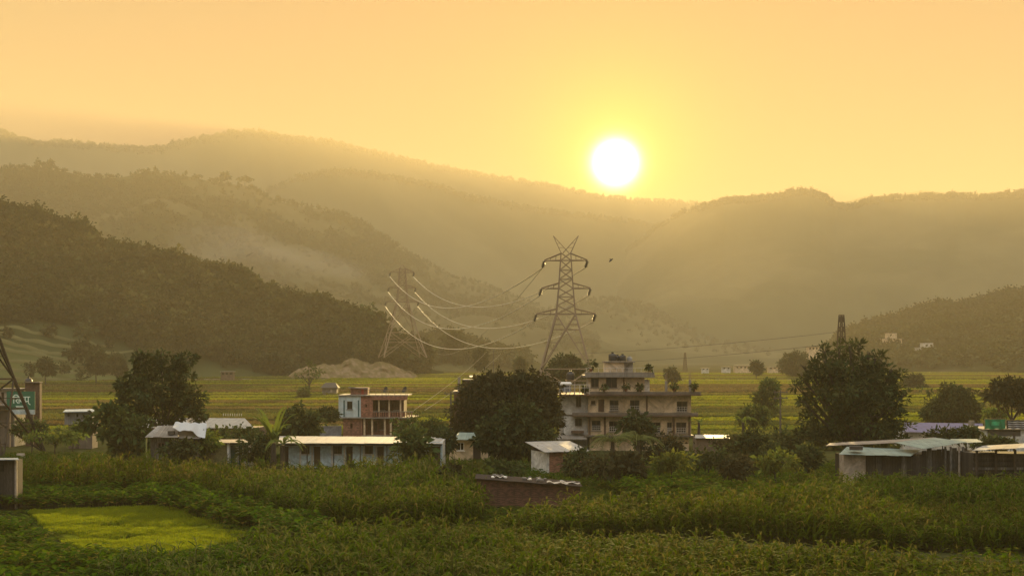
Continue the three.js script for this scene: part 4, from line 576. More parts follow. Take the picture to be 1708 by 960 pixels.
{ // brick shelter in the field with sheets and stones on its roof
  const D = 100, t = site('brick_shelter', 'low dark red brick shelter with sheets and stones on its roof', 'shelter', D, 870), e0 = t.ly(798), e1 = t.ly(811), s = D / f;
  const sh = (z) => { const g = new THREE.Shape([[t.lx(795), 0], [t.lx(968), 0], [t.lx(968), e1], [t.lx(795), e0]].map(([a, b]) => new THREE.Vector2(a, b))); return cubeUV(new THREE.ExtrudeGeometry(g, { depth: 0.23, bevelEnabled: false }).translate(0, 0, z)); };
  mesh('front_wall', sh(-0.23), M.darkbrick, t); mesh('back_wall', sh(-3.4), M.darkbrick, t); mesh('end_wall', bx(t.lx(795) + 0.002, t.lx(795) + 0.23, 0, e0 - 0.02, -3.16, -0.234), M.darkbrick, t); mesh('end_wall', bx(t.lx(968) - 0.23, t.lx(968) - 0.002, 0, e1 - 0.02, -3.16, -0.234), M.darkbrick, t);
  tinRoof(t, V(t.lx(792), e0 + 0.04, 0.3), V(t.lx(971), e1 + 0.04, 0.3), V(t.lx(971), e1 + 0.06, -3.6), V(t.lx(792), e0 + 0.06, -3.6), 8, matte(0.06, 0.05, 0.045), 12);
  const r = rng(66), lab = ['small pale stone', 'grey stone', 'flat stone', 'dark stone', 'rough stone'];
  const roofAt = (px) => e0 + (e1 - e0) * (px - 795) / 173 + 0.09;
  for (let i = 0; i < 15; i++) { const px = 815 + 148 * r(), q = new THREE.IcosahedronGeometry(0.09 + 0.16 * r() * r() + 0.04 * r(), 1), p = q.attributes.position; for (let k = 0; k < p.count; k++) { const v = V(p.getX(k), p.getY(k), p.getZ(k)); v.multiplyScalar(0.8 + 0.5 * Math.abs(N(v.x * 6 + i, v.y * 6, v.z * 6))); p.setXYZ(k, v.x * 1.3, v.y * 0.75, v.z); } q.computeVertexNormals(); const m = mesh('stone', q, r() < 0.3 ? M.plastic : M.stone, scene); m.position.set(X(px, D), roofAt(px) + 0.07, -D - 0.3 - 2.6 * r()); tag(m, 'stone lying on the roof of the brick shelter', 'stone', 'stones on the brick shelter roof'); }
  [[912, 948, 0.4, 'crumpled white sheet across the middle of the shelter roof'], [935, 968, -0.6, 'long pale sheet at the right edge of the shelter roof'], [826, 846, -1, 'short torn white sheet at the left of the shelter roof']].forEach(([a, b, z, label], i) => { const pos = [], idx = []; for (let u = 0; u <= 14; u++) for (let v = 0; v <= 5; v++) { const px = a + (b - a) * u / 14, w = 0.9 + 0.3 * Math.sin(u * 1.3 + i); pos.push(t.lx(px) + t.position.x, roofAt(px) + 0.05 + 0.1 * Math.abs(N(u * 0.6, v * 0.9, i)) + 0.05 * Math.sin(u * 0.9), -D + z - v / 5 * w); } for (let u = 0; u < 14; u++) for (let v = 0; v < 5; v++) { const k = u * 6 + v; idx.push(k, k + 6, k + 1, k + 6, k + 7, k + 1); } const g = new THREE.BufferGeometry(); g.setAttribute('position', new THREE.Float32BufferAttribute(pos, 3)); g.setIndex(idx); g.computeVertexNormals(); tag(mesh('plastic_sheet', g, matte(0.36, 0.34, 0.31, { side: THREE.DoubleSide }), scene), label, 'sheet', 'sheets on the brick shelter roof'); });
}
// ---------------------------------------------------------------- sheds on the right
{
  const t = site('tin_shed', 'dark plank shed with sloping pale tin roofs at right', 'shed', 116, 1510), e = t.ly(758);
  for (let i = 0; i < 22; i++) { const px = 1446 + i * 8.4, h = e - 0.1 + 0.12 * Math.sin(i * 2.7); mesh('plank', bx(t.lx(px), t.lx(px) + 0.39, 0, px > 1530 ? h + 0.55 : h, -0.05 - 0.02 * (i % 3), 0), i % 5 === 2 ? M.greywood : M.darkwood, t); }
  mesh('body', bx(t.lx(1412), t.lx(1632), 0, e - 0.1, -4, -0.4), M.darkwood, t); mesh('annex', bx(t.lx(1408), t.lx(1444), 0, t.ly(757), -1.6, 0.1), M.pale, t);
  for (const px of [1574, 1583, 1597, 1604, 1628]) mesh('post', bx(t.lx(px), t.lx(px) + 0.14, 0, t.ly(744), 0.25, 0.38), px === 1597 ? M.pale : M.greywood, t);
  tinRoof(t, t.p(1400, 757, 0.8), t.p(1520, 760, 0.8), t.p(1536, 750, -2.4), t.p(1413, 744.5, -2.4), 6, M.tingreen, 21);
  tinRoof(t, t.p(1541, 748, 1.0), t.p(1612, 736.5, 0.4), t.p(1560, 729.5, -3.6), t.p(1492, 737.5, -1.6), 4, M.tingreen, 22);
  tinRoof(t, t.p(1378, 743, -2.6), t.p(1500, 738, -2.6), t.p(1562, 729, -5.5), t.p(1385, 738.5, -5.5), 6, M.tinrust, 23);
  tinRoof(t, t.p(1600, 738, 0.2), t.p(1640, 737, 0.2), t.p(1630, 732, -3.6), t.p(1585, 731.5, -3.6), 2, M.tingreen, 24);
  const k = thing('water_barrel', 'dark open barrel on the corner of the tin shed annex', 'barrel', [X(1428, 116), t.ly(757) + 0.35, -115.9]); mesh('shell', cyl(0.55, 0.55, 0.28, 16), M.dull, k); mesh('rim', new THREE.TorusGeometry(0.55, 0.05, 6, 18).rotateX(Math.PI / 2).translate(0, 0.28, 0), M.dull, k);
  const m = thing('wheel_rim', 'pale round wheel leaning by the posts of the tin shed', 'wheel', [X(1616, 116), 1.6, -115.5]); mesh('rim', new THREE.TorusGeometry(0.32, 0.06, 8, 20, 4.2).rotateY(0.7), M.white2, m); mesh('hub', cyl(0.08, 0.08, 0.1, 10).rotateX(Math.PI / 2), M.steel, m); bar('stand', V(0, -1.6, -0.1), V(0, 0, -0.1), 0.08, M.wood, m);
}
{
  const t = site('timber_store', 'dark timber store with a low sloping roof at the right edge', 'shed', 112, 1680), w = t.lx(1626);
  mesh('body', bx(w + 0.1, t.lx(1790), 0, t.ly(757), -3.5, -0.5), M.darkwood, t); for (let i = 0; i < 7; i++) mesh('rail', bx(w, t.lx(1790), 0.3 + i * 0.38, 0.5 + i * 0.38, -0.46, -0.38), i % 3 === 1 ? M.greywood : M.darkwood, t); for (const px of [1630, 1662, 1694, 1726]) mesh('post', bx(t.lx(px), t.lx(px) + 0.16, 0, t.ly(750), -0.3, -0.14), M.wood, t);
  tinRoof(t, t.p(1622, 751, 0.5), t.p(1800, 742, 0.5), t.p(1800, 734, -4), t.p(1640, 743, -4), 7, [M.tin, M.tinrust], 31);
}
{
  const t = site('blue_roof_house', 'long white house under a violet blue sheet roof at right', 'house', 162, 1570), d = R2(t, [[1557, 721, 1565, 745], [1510, 722, 1516, 731], [1581, 722, 1585, 728]]);
  wall('wall', t.lx(1509), t.lx(1638), 0, t.ly(719.5), d, 0, 0.25, M.white, t); windowIn(d[0], 0, t, { door: true }); windowIn(d[1], 0, t, {}); windowIn(d[2], 0, t, {}); mesh('body', bx(t.lx(1509) + 0.05, t.lx(1638) - 0.05, 0, t.ly(719.5) - 0.02, -5, -0.27), M.white, t);
  tinRoof(t, t.p(1505, 720, 0.6), t.p(1642, 722, 0.6), t.p(1640, 706, -5.5), t.p(1509, 704, -5.5), 11, M.tinblue, 41); mesh('chimney', bx(t.lx(1623), t.lx(1631), t.ly(716), t.ly(702), -1.5, -1), M.stone, t);
}
{
  const D = 150, t = site('banner_house', 'white house with green and striped banners at the right edge', 'house', D, 1680);
  mesh('wall', bx(t.lx(1641), t.lx(1780), 0, t.ly(716), -6, 0), M.white, t); mesh('opening', bx(t.lx(1648), t.lx(1703), t.ly(727), t.ly(717), 0.004, 0.04), M.dull, t); mesh('door', bx(t.lx(1690), t.lx(1694), 0.5, t.ly(722), 0.042, 0.08), M.door, t); mesh('roof_slab', bx(t.lx(1639), t.lx(1782), t.ly(716) + 0.003, t.ly(715), -6.2, 0.3), M.concrete, t);
  const s = D / f, mk = (a, b, y0, y1, mat, name, label, stripes) => { const k = thing(name, label, 'banner', [X((a + b) / 2, D), Y(y1, D), -D + 0.35], stripes ? -0.05 : 0.06), w = (b - a) / 2 * s, h = (y1 - y0) * s, n = 8, pos = [], idx = [], uv = []; for (let i = 0; i <= 14; i++) for (let j = 0; j <= n; j++) { pos.push(-w + 2 * w * i / 14, 0.02 + h * j / n + 0.03 * Math.sin(i), 0.07 * Math.sin(i * 1.1 + j * 0.4) + 0.08); uv.push(i / 14, j / n); } for (let i = 0; i < 14; i++) for (let j = 0; j < n; j++) { const q = i * (n + 1) + j; idx.push(q, q + n + 1, q + 1, q + n + 1, q + n + 2, q + 1); } const g = new THREE.BufferGeometry(); g.setAttribute('position', new THREE.Float32BufferAttribute(pos, 3)); g.setAttribute('uv', new THREE.Float32BufferAttribute(uv, 2)); g.setIndex(idx); g.computeVertexNormals(); mesh('cloth', g, mat, k); mesh('rod', bx(-w - 0.05, w + 0.05, h + 0.05, h + 0.1, 0.0, 0.05), M.steel, k); for (const x of [-w, w]) mesh('post', bx(x - 0.03, x + 0.03, 0, h + 0.05, -0.02, 0.03), M.steel, k); };
  const gt = tex((u, v) => { const b = (u > 0.3 && u < 0.7 && v > 0.35 && v < 0.75) ? 0.5 : 0; return [0.05 + 0.3 * b, 0.42 + 0.35 * b + 0.1 * tfb(u, v, 4), 0.27 + 0.3 * b]; }, 64), st = tex((u, v) => ((v * 4) % 1 < 0.45 && u > 0.06 && u < 0.94 ? 0.62 : 0.09), 64);
  mk(1641, 1676, 699, 715, S(1, 1, 1, { map: gt, side: THREE.DoubleSide }), 'green_banner', 'wavy green banner on the roof edge of the right edge house'); mk(1678, 1709, 701, 715, S(1, 1, 1, { map: st, side: THREE.DoubleSide }), 'striped_banner', 'dark banner with white stripes on the right edge house', true);
}
{ // bright low roof right of the tall house
  const t = site('tin_roof_shed', 'low shed with a bright tin roof right of the tall house', 'shed', 150, 1188); mesh('wall', bx(t.lx(1162), t.lx(1216), 0, t.ly(730), -3, 0), M.soil, t); tinRoof(t, t.p(1159, 730, 0.3), t.p(1218, 731, 0.3), t.p(1217, 725, -3.5), t.p(1160, 724.5, -3.5), 5, M.tinwhite, 51);
}
{ // stone hut in the paddies
  const D = 358, t = site('field_hut', 'small dark hip roofed hut standing in the paddies', 'hut', D, 549); mesh('wall', bx(t.lx(537), t.lx(561), 0, t.ly(646), -3.6, 0), M.stone, t); mesh('window', bx(t.lx(551), t.lx(554), t.ly(654), t.ly(649), 0.003, 0.05), M.pale, t);
  const y0 = t.ly(646.5), y1 = t.ly(638), g = new THREE.BufferGeometry(), c = [[t.lx(534), y0, 0.5], [t.lx(564), y0, 0.5], [t.lx(564), y0, -4.1], [t.lx(534), y0, -4.1], [t.lx(541), y1, -1.8], [t.lx(558), y1, -1.8]], pos = [], F = (...k) => k.forEach((i) => pos.push(...c[i])); F(0, 1, 5, 0, 5, 4, 1, 2, 5, 2, 3, 4, 2, 4, 5, 3, 0, 4, 0, 2, 1, 0, 3, 2); g.setAttribute('position', new THREE.Float32BufferAttribute(pos, 3)); g.computeVertexNormals(); mesh('roof', cubeUV(g), M.dull, t);
}
// ---------------------------------------------------------------- houses far off
{
  const list = [[1549, 597, 28, 13, 800, 'stepped white house on the lower slope of the right hill', 'white', 2], [1489, 586, 26, 16, 860, 'pale boxy house left of the white house on the right hill', 'beige', 1], [1602, 568, 14, 6, 960, 'small pale roofed house high on the right hill', 'white', 0], [1470, 580, 12, 5, 920, 'tiny pale house left on the right hill slope', 'white', 0], [1671, 549, 15, 6, 1030, 'tiny pale house near the top of the right hill', 'white', 0], [1692, 546, 12, 5, 1030, 'topmost pale house at the right edge of the hill', 'beige', 0], [1698, 594, 24, 8, 780, 'wide pale house low on the right hill by the edge', 'beige', 0], [1585, 592, 13, 7, 830, 'small brown house right of the stepped white house', 'beige', 0], [1360, 584, 22, 6, 640, 'pale hazy house beside the lattice mast', 'beige', 0], [1212, 616, 14, 4, 610, 'leftmost low house of the hazy valley village', 'white', 0], [1240, 615, 26, 5, 610, 'widest house of the hazy valley village', 'beige', 0], [1266, 613, 14, 6, 620, 'two storey house of the hazy valley village', 'white', 1], [1293, 616, 20, 4, 610, 'low house at the right of the hazy valley village', 'beige', 0], [1330, 613, 16, 4, 620, 'small house between valley village and lattice mast', 'white', 0], [704, 610, 27, 18, 700, 'boxy dull concrete house below the farther lattice tower', 'pale', 0], [378, 626, 20, 6, 470, 'small hazy hut at the foot of the wooded hill', 'soil', 0], [1177, 617, 12, 3, 600, 'tiny pale hut in the haze right of the tall house', 'white', 0]];
  list.forEach(([px, by, w, h, D, label, mat, lv]) => {
    if (px > 1420) { let best = 1e9; for (let v = 0.02; v < 1; v += 0.01) { const q = rightN.surf(px, v), e = Math.abs(HY + (EYE - q.y) / -q.z * f - by); if (e < best) { best = e; D = -q.z - 7; } } w *= 1.25; h *= 1.25; by -= 1.5; }
    const y = Math.min(Y(by, D), 60) , t = thing('village_house', label, 'house', [X(px, D), y, -D], 0, 'houses far across the valley'), s = D / f, hw = w * s / 2, H = h * s; mesh('wall', bx(-hw, hw, -5, H, -hw * 1.6, 0), M[mat], t);
    if (lv) { mesh('upper_wall', bx(-hw * 0.45, hw * 0.5, H + 0.24, H + 0.24 + H * 0.42, -hw * 1.2, -0.6), M[mat], t); mesh('roof_slab', bx(-hw * 0.5, hw * 0.55, H + 0.244 + H * 0.42, H + 0.45 + H * 0.42, -hw * 1.3, -0.4), M.concrete, t); }
    mesh('roof_slab', bx(-hw - 0.3, hw + 0.3, H + 0.002, H + 0.22, -hw * 1.7, 0.5), lv ? M.concrete : M.tinrust, t);
    const n = Math.max(2, Math.round(w / 6)), rows = H > 4.2 ? 2 : 1; for (let rr = 0; rr < rows; rr++) for (let i = 0; i < n; i++) { const x = -hw + (i + 0.5) * 2 * hw / n, y0 = H * (rr + 0.3) / rows; mesh('window', bx(x - 0.35, x + 0.35, y0, y0 + Math.min(1.2, H * 0.45 / rows), 0.003, 0.05), M.glass, t); }
  });
}

// ---------------------------------------------------------------- lattice towers
function pylon(label, pos, sc, turn, horns, mat = M.steel) {
  const t = thing('lattice_tower', label, 'pylon', pos, turn, 'lattice power towers'); t.scale.setScalar(sc);
  const prof = [[0, 7.2], [8.5, 4.55], [18.7, 1.78], [23.5, 1.35], [28.7, 1.0], [30.1, 0.9]], hw = (y) => { let k = 0; while (k < prof.length - 2 && prof[k + 1][0] < y) k++; const [a, b] = [prof[k], prof[k + 1]]; return a[1] + (b[1] - a[1]) * (y - a[0]) / (b[0] - a[0]); };
  const C = [[-1, 1], [1, 1], [1, -1], [-1, -1]], at = (i, y) => V(C[i % 4][0] * hw(y), y, C[i % 4][1] * hw(y));
  for (let i = 0; i < 4; i++) for (let k = 0; k < prof.length - 1; k++) bar('leg', at(i, prof[k][0]), at(i, prof[k + 1][0]), 0.32 - 0.04 * k, mat, t);
  const big = [0, 8.5, 18.7], small = [18.7, 20.3, 21.9, 23.5, 25.2, 26.9, 28.7, 30.1];
  for (let i = 0; i < 4; i++) {
    for (let k = 0; k < 2; k++) {
      const a = at(i, big[k]), b = at(i + 1, big[k]), c = at(i, big[k + 1]), d = at(i + 1, big[k + 1]); bar('brace', a, d, 0.17, mat, t); bar('brace', b, c, 0.17, mat, t); bar('brace', c, d, 0.15, mat, t);
      const wa = a.distanceTo(b), wc = c.distanceTo(d), tc = wa / (wa + wc), x = a.clone().lerp(d, tc); // crossing point
      for (const [p, q] of [[a, c], [b, d]]) { const m = p.clone().lerp(q, tc); bar('brace', x, m, 0.1, mat, t); for (const u of [0.33, 0.66]) { bar('brace', p.clone().lerp(x, 1 - u + 0.0).lerp(m, 0), p.clone().lerp(q, tc * (1 - u)), 0.08, mat, t); bar('brace', q.clone().lerp(x, 1 - u), q.clone().lerp(p, (1 - tc) * (1 - u)), 0.08, mat, t); } }
    }
    for (let k = 0; k < small.length - 1; k++) { bar('brace', at(i, small[k]), at(i + 1, small[k + 1]), 0.1, mat, t); bar('brace', at(i + 1, small[k]), at(i, small[k + 1]), 0.1, mat, t); if (k % 2 === 0 || k > 4) bar('brace', at(i, small[k]), at(i + 1, small[k]), 0.1, mat, t); }
  }
  const tips = [];
  for (const [y, up, reach] of [[28.7, 30.0, 4.0], [23.5, 24.5, 4.55], [18.7, 19.7, 5.5]]) for (const s of [-1, 1]) {
    const tip = V(s * reach, y, 0), arm = mesh('cross_arm', mergeGeometries([1, -1].flatMap((z) => { const w = hw(y), w2 = hw(up), a = V(s * w, y, z * w), b = V(s * w2, up, z * w2), e = V(s * reach, y, z * 0.12), L = [[a, e, 0.12], [b, e.clone().setY(y + 0.1), 0.12]]; for (const u of [0.3, 0.62]) L.push([a.clone().lerp(e, u), b.clone().lerp(e, u), 0.06]); if (z > 0) for (const u of [0.25, 0.55, 0.85]) L.push([a.clone().lerp(e, u), V(s * w, y, -w).lerp(V(s * reach, y, -0.12), u), 0.06]); return L.map(([p, q, r0]) => taper(p, q, r0 * 0.75, r0 * 0.75, 4)); })), mat, t);
    const ins = [[0.05, 0]]; for (let k = 0; k < 9; k++) ins.push([0.08, -0.1 - k * 0.13], [0.2, -0.14 - k * 0.13], [0.2, -0.17 - k * 0.13], [0.08, -0.2 - k * 0.13]); ins.push([0.06, -1.35]);
    mesh('insulator', new THREE.LatheGeometry(ins.map(([a, b]) => new THREE.Vector2(a * 1.9, b)).reverse(), 10).rotateZ(-0.28).translate(tip.x, tip.y - 0.05, 0), M.insulator, arm); tips.push(V(tip.x - 0.35, tip.y - 1.38, 0));
  }
  if (horns) for (const s of [-1, 1]) { const e = V(s * 2.35, 33.3, 0); for (const z of [-1, 1]) { bar('horn', V(s * 0.9, 30.1, z * 0.9), e, 0.11, mat, t); bar('horn', V(-s * 0.55, 30.1, z * 0.5), e, 0.09, mat, t); } for (const u of [0.3, 0.55, 0.8]) bar('horn_tie', V(s * 0.9, 30.1, 0.9).lerp(e, u), V(-s * 0.55, 30.1, 0.5).lerp(e, u), 0.06, mat, t); }
  else for (const i of [0, 1, 2, 3]) bar('horn', at(i, 30.1), V(0, 31.2, 0), 0.08, mat, t);
  t.updateMatrixWorld(); return tips.map((p) => p.applyMatrix4(t.matrixWorld));
}
const tipA = pylon('tall lattice tower with horns behind the round tree and tall house', [X(944, 262), groundY(262), -262], 1, -0.06, true);
const tipB = pylon('farther hazy lattice tower on the knoll at left', [X(671, 520), 11.4, -520], 1.1, 0.22, false);
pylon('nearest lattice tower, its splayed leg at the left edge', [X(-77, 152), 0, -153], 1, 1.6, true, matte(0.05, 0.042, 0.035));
tag(mesh('tower_footing', cyl(0.55, 0.4, 1.0, 10).translate(X(40, 147), -0.1, -145.9), M.pale, scene), 'pale concrete footing at the foot of the left edge tower', 'footing');
function cable(name, label, category, a, b, sag, r0, mat, group, n = 40) {
  const pts = []; for (let i = 0; i <= n; i++) { const t = i / n, p = a.clone().lerp(b, t); p.y -= 4 * sag * t * (1 - t); pts.push(p); }
  const m = mesh(name, new THREE.TubeGeometry(new THREE.CatmullRomCurve3(pts), n, r0, 5), mat, scene); return tag(m, label, category, group);
}
const wl = ['upper left conductor sagging between the two lattice towers', 'upper right conductor sagging between the two lattice towers', 'middle left conductor sagging between the two lattice towers', 'middle right conductor sagging between the two lattice towers', 'lower left conductor sagging between the two lattice towers', 'lower right conductor sagging between the two lattice towers'];
wl.forEach((l, i) => cable('power_line', l, 'cable', tipB[i], tipA[i], [9.5, 9.2, 9.6, 9.4, 9.8, 9.6][i], 0.095, M.wire, 'conductors between the towers'));
// mast behind the right tree, with plain bracing
function mast(label, D, px, top, w, name = 'lattice_mast') {
  const gy = groundY(D), H = Y(top, D) - gy, t = thing(name, label, 'mast', [X(px, D), gy, -D], 0.3), C = [[-1, 1], [1, 1], [1, -1], [-1, -1]], hw = (y) => w * (1 - 0.72 * y / H), at = (i, y) => V(C[i % 4][0] * hw(y), y, C[i % 4][1] * hw(y)), n = 9;
  for (let i = 0; i < 4; i++) { bar('leg', at(i, 0), at(i, H), 0.22, M.darksteel, t); for (let k = 0; k < n; k++) { bar('brace', at(i, H * k / n), at(i + 1, H * (k + 1) / n), 0.1, M.darksteel, t); bar('brace', at(i, H * (k + 1) / n), at(i + 1, H * k / n), 0.1, M.darksteel, t); bar('brace', at(i, H * (k + 1) / n), at(i + 1, H * (k + 1) / n), 0.12, M.darksteel, t); } }
  return t;
}
mast('slim lattice mast rising behind the large right tree', 320, 1404, 525, 1.35);
mast('faint small lattice mast in the haze right of the tall house', 780, 1143, 588, 1.0);
cable('overhead_wire', 'upper thin wire running from the mast into the haze', 'wire', P(1402, 553, 320), P(960, 590, 430), 0.6, 0.05, M.dull, 'thin wires from the mast');
cable('overhead_wire', 'lower thin wire running from the mast into the haze', 'wire', P(1402, 572, 320), P(975, 606, 430), 0.7, 0.05, M.dull, 'thin wires from the mast');
cable('service_wire', 'left pale wire slanting up from the brick house', 'wire', P(690, 684, 186), P(812, 586, 420), 0.6, 0.028, M.dullwire, 'slanting pale wires');
cable('service_wire', 'right pale wire slanting up over the paddies', 'wire', P(708, 684, 186), P(835, 590, 420), 0.6, 0.028, M.dullwire, 'slanting pale wires');
cable('overhead_wire', 'faint wire falling away left of the tall tower top', 'wire', tipA[0], P(700, 560, 900), 14, 0.05, M.dullwire, 'faint wires behind the tower');
function pole(label, D, px, top, arms, h = 0) { const gy = groundY(D) + h, H = Y(top, D) - gy, t = thing('power_pole', label, 'pole', [X(px, D), gy, -D], 0.2); mesh('shaft', cyl(0.16, 0.1, H, 8), M.dull, t); for (let i = 0; i < arms; i++) { const y = H - 0.4 - i * 0.8; mesh('cross_arm', bx(-1.0, 1.0, y, y + 0.13, 0.1, 0.22), M.dull, t); for (const x of [-0.85, 0, 0.85]) mesh('insulator', cyl(0.07, 0.05, 0.22, 8).translate(x, y + 0.132, 0.16), M.insulator, t); } return t; }
pole('dark power pole with two cross arms left of the large right tree', 190, 1302, 650, 2);
pole('slim dark pole beside the unfinished house', 198, 752, 652, 1);
pole('hazy pole on the knoll where the slanting wires end', 420, 823, 584, 1);

// ---------------------------------------------------------------- trees
tree('broad_tree', 'tall dark branching tree at left behind the plank shed', 150, 272, [[268, 592, 13, 18], [272, 615, 20, 18], [238, 606, 13, 16, 0.6], [236, 630, 20, 18, 0.6], [308, 600, 20, 14, -0.6], [300, 624, 20, 16], [208, 650, 16, 20], [214, 675, 20, 16], [255, 655, 30, 24, 0.8], [296, 655, 28, 26, -0.5], [328, 660, 12, 14], [330, 690, 16, 18, 0.5], [285, 688, 34, 18, -0.8], [240, 690, 24, 14, 0.8]], { mat: M.leafB, spike: 0.3, clumps: 640, leaves: 18, fill: 1.1, gap: -0.12, clumpR: 0.5 });
tree('leafy_tree', 'low spreading tree left of the plank shed', 138, 212, [[178, 694, 24, 18], [205, 712, 30, 28, 0.5], [236, 724, 18, 24], [152, 706, 15, 10], [215, 745, 30, 15]], { mat: M.leafA });
tree('round_tree', 'small round dark tree left of the brick house', 150, 500, [[496, 702, 32, 26], [516, 712, 20, 18, 0.4], [480, 716, 16, 14]], { mat: M.leafB, spike: 0.05 });
tree('yard_tree', 'small tree standing in front of the blue white house', 122, 688, [[689, 737, 22, 20], [678, 753, 15, 11], [702, 751, 15, 13]], { mat: M.leafA });
tree('mango_tree', 'huge round dark tree in front of the unfinished house', 152, 850, [[800, 668, 42, 38], [850, 650, 44, 33, 0.8], [900, 662, 36, 42], [860, 690, 70, 52, 1.2], [786, 705, 36, 32], [914, 698, 24, 38], [850, 720, 66, 32, 0.8], [822, 640, 26, 20], [880, 638, 30, 20]], { mat: M.leafD, spike: 0.05, clumps: 950, leaves: 22, leaf: 0.4, trunk: 0.45 });
tree('low_tree', 'lower rounded tree in front of the huge round tree', 136, 848, [[866, 700, 28, 26], [830, 726, 34, 28, 0.5], [882, 730, 34, 28], [855, 742, 40, 20]], { mat: M.leafB, spike: 0.08, clumps: 420, leaves: 20, trunk: 0.2 });
tree('feathery_tree', 'large feathery tree with upright sprays at right', 140, 1420, [[1420, 622, 46, 24], [1372, 630, 24, 30], [1462, 638, 30, 36, 0.6], [1420, 650, 66, 42, 1], [1382, 700, 42, 38], [1440, 700, 58, 44, 0.8], [1486, 688, 16, 34], [1358, 732, 32, 22], [1470, 725, 34, 22], ...Array.from({ length: 26 }, (_, i) => { const a = 3.5 - i * 0.155, rr = 1 + 0.12 * Math.sin(i * 2.3); return [1418 + 80 * rr * Math.cos(a), 652 - 70 * rr * Math.sin(a), 4 + 2.5 * Math.abs(Math.cos(a)), 9 - 3 * Math.abs(Math.cos(a)), 1.5 * Math.sin(i * 1.7)]; })], { mat: M.leafB, spike: 0.3, clumps: 900, leaves: 18, fill: 1.3, leaf: 0.52, aspect: 0.34, clumpR: 0.5, lift: 0.15, trunk: 0.32 });
tree('hazy_tree', 'broad bushy tree beyond the violet blue roof', 215, 1590, [[1590, 676, 42, 30], [1560, 690, 22, 18], [1620, 686, 20, 20], [1592, 658, 22, 16]], { mat: M.leafB, spike: 0.25 });
tree('crooked_tree', 'tree with a bare leaning trunk at the right edge', 172, 1690, [[1692, 648, 36, 18], [1664, 660, 18, 13], [1712, 664, 30, 24], [1730, 650, 30, 20], [1672, 680, 9, 7]], { mat: M.leafD, spike: 0.2 });
tree('slender_tree', 'slender hazy tree left of the power pole', 230, 1283, [[1282, 646, 15, 14], [1267, 664, 11, 11], [1291, 664, 12, 13], [1280, 682, 17, 11]], { mat: M.leafA, spike: 0.3 });
tree('field_tree', 'thin tree with open branches standing in the paddies', 350, 515, [[515, 609, 10, 9], [502, 625, 13, 6], [528, 622, 12, 7], [515, 632, 17, 4]], { mat: M.leafA, spike: 0.4, trunk: 0.22, clumps: 60, leaves: 10 });
tree('house_tree', 'small tree right before the windows of the tall house', 150, 1062, [[1062, 704, 17, 17], [1076, 714, 14, 16], [1046, 714, 12, 9]], { mat: M.leafB, spike: 0.2 });
tree('knoll_tree', 'hazy broad tree on the knoll right of the farther tower', 700, 757, [[757, 566, 17, 13], [768, 588, 20, 18], [745, 590, 16, 12]], { y: 8, mat: M.far, leaf: 0.9, clumpR: 1.2 });
tree('knoll_tree', 'hazy slim tree on the knoll behind the round tree', 540, 802, [[802, 592, 9, 12], [802, 606, 8, 8]], { y: 6, mat: M.far, leaf: 0.9, clumpR: 1.0 });
tree('knoll_tree', 'hazy small tree between knoll and tall tower', 500, 867, [[867, 606, 8, 9], [867, 616, 7, 6]], { y: 4, mat: M.far, leaf: 0.8, clumpR: 0.9 });
tree('hazy_tree', 'hazy rounded tree seen through the legs of the tall tower', 330, 946, [[946, 612, 26, 18], [930, 625, 20, 14], [966, 626, 20, 14]], { mat: M.far, leaf: 0.7, clumpR: 0.9 });
[[1325, 608, 24, 17, 520, 'hazy tree clump left of the large right tree'], [1262, 612, 8, 9, 480, 'small hazy tree beside the valley village'], [160, 600, 15, 20, 440, 'hazy rounded tree at the foot of the wooded hill'], [195, 607, 12, 15, 430, 'second hazy tree at the foot of the wooded hill'], [75, 610, 12, 12, 420, 'hazy tree by the terraces at far left'], [590, 608, 7, 11, 540, 'dark hazy tree before the eroded bank'], [1525, 640, 16, 14, 400, 'hazy bush on the paddies right of the large right tree'], [1120, 624, 10, 9, 420, 'hazy bush beyond the right terrace of the tall house']].forEach(([px, py, rx, ry, D, label]) => tree('hazy_tree', label, D, px, [[px, py, rx, ry], [px + rx * 0.5, py + ry * 0.5, rx * 0.7, ry * 0.6]], { mat: M.far, leaf: 0.7, clumpR: 0.9, category: label.includes('bush') ? 'bush' : 'tree' }));
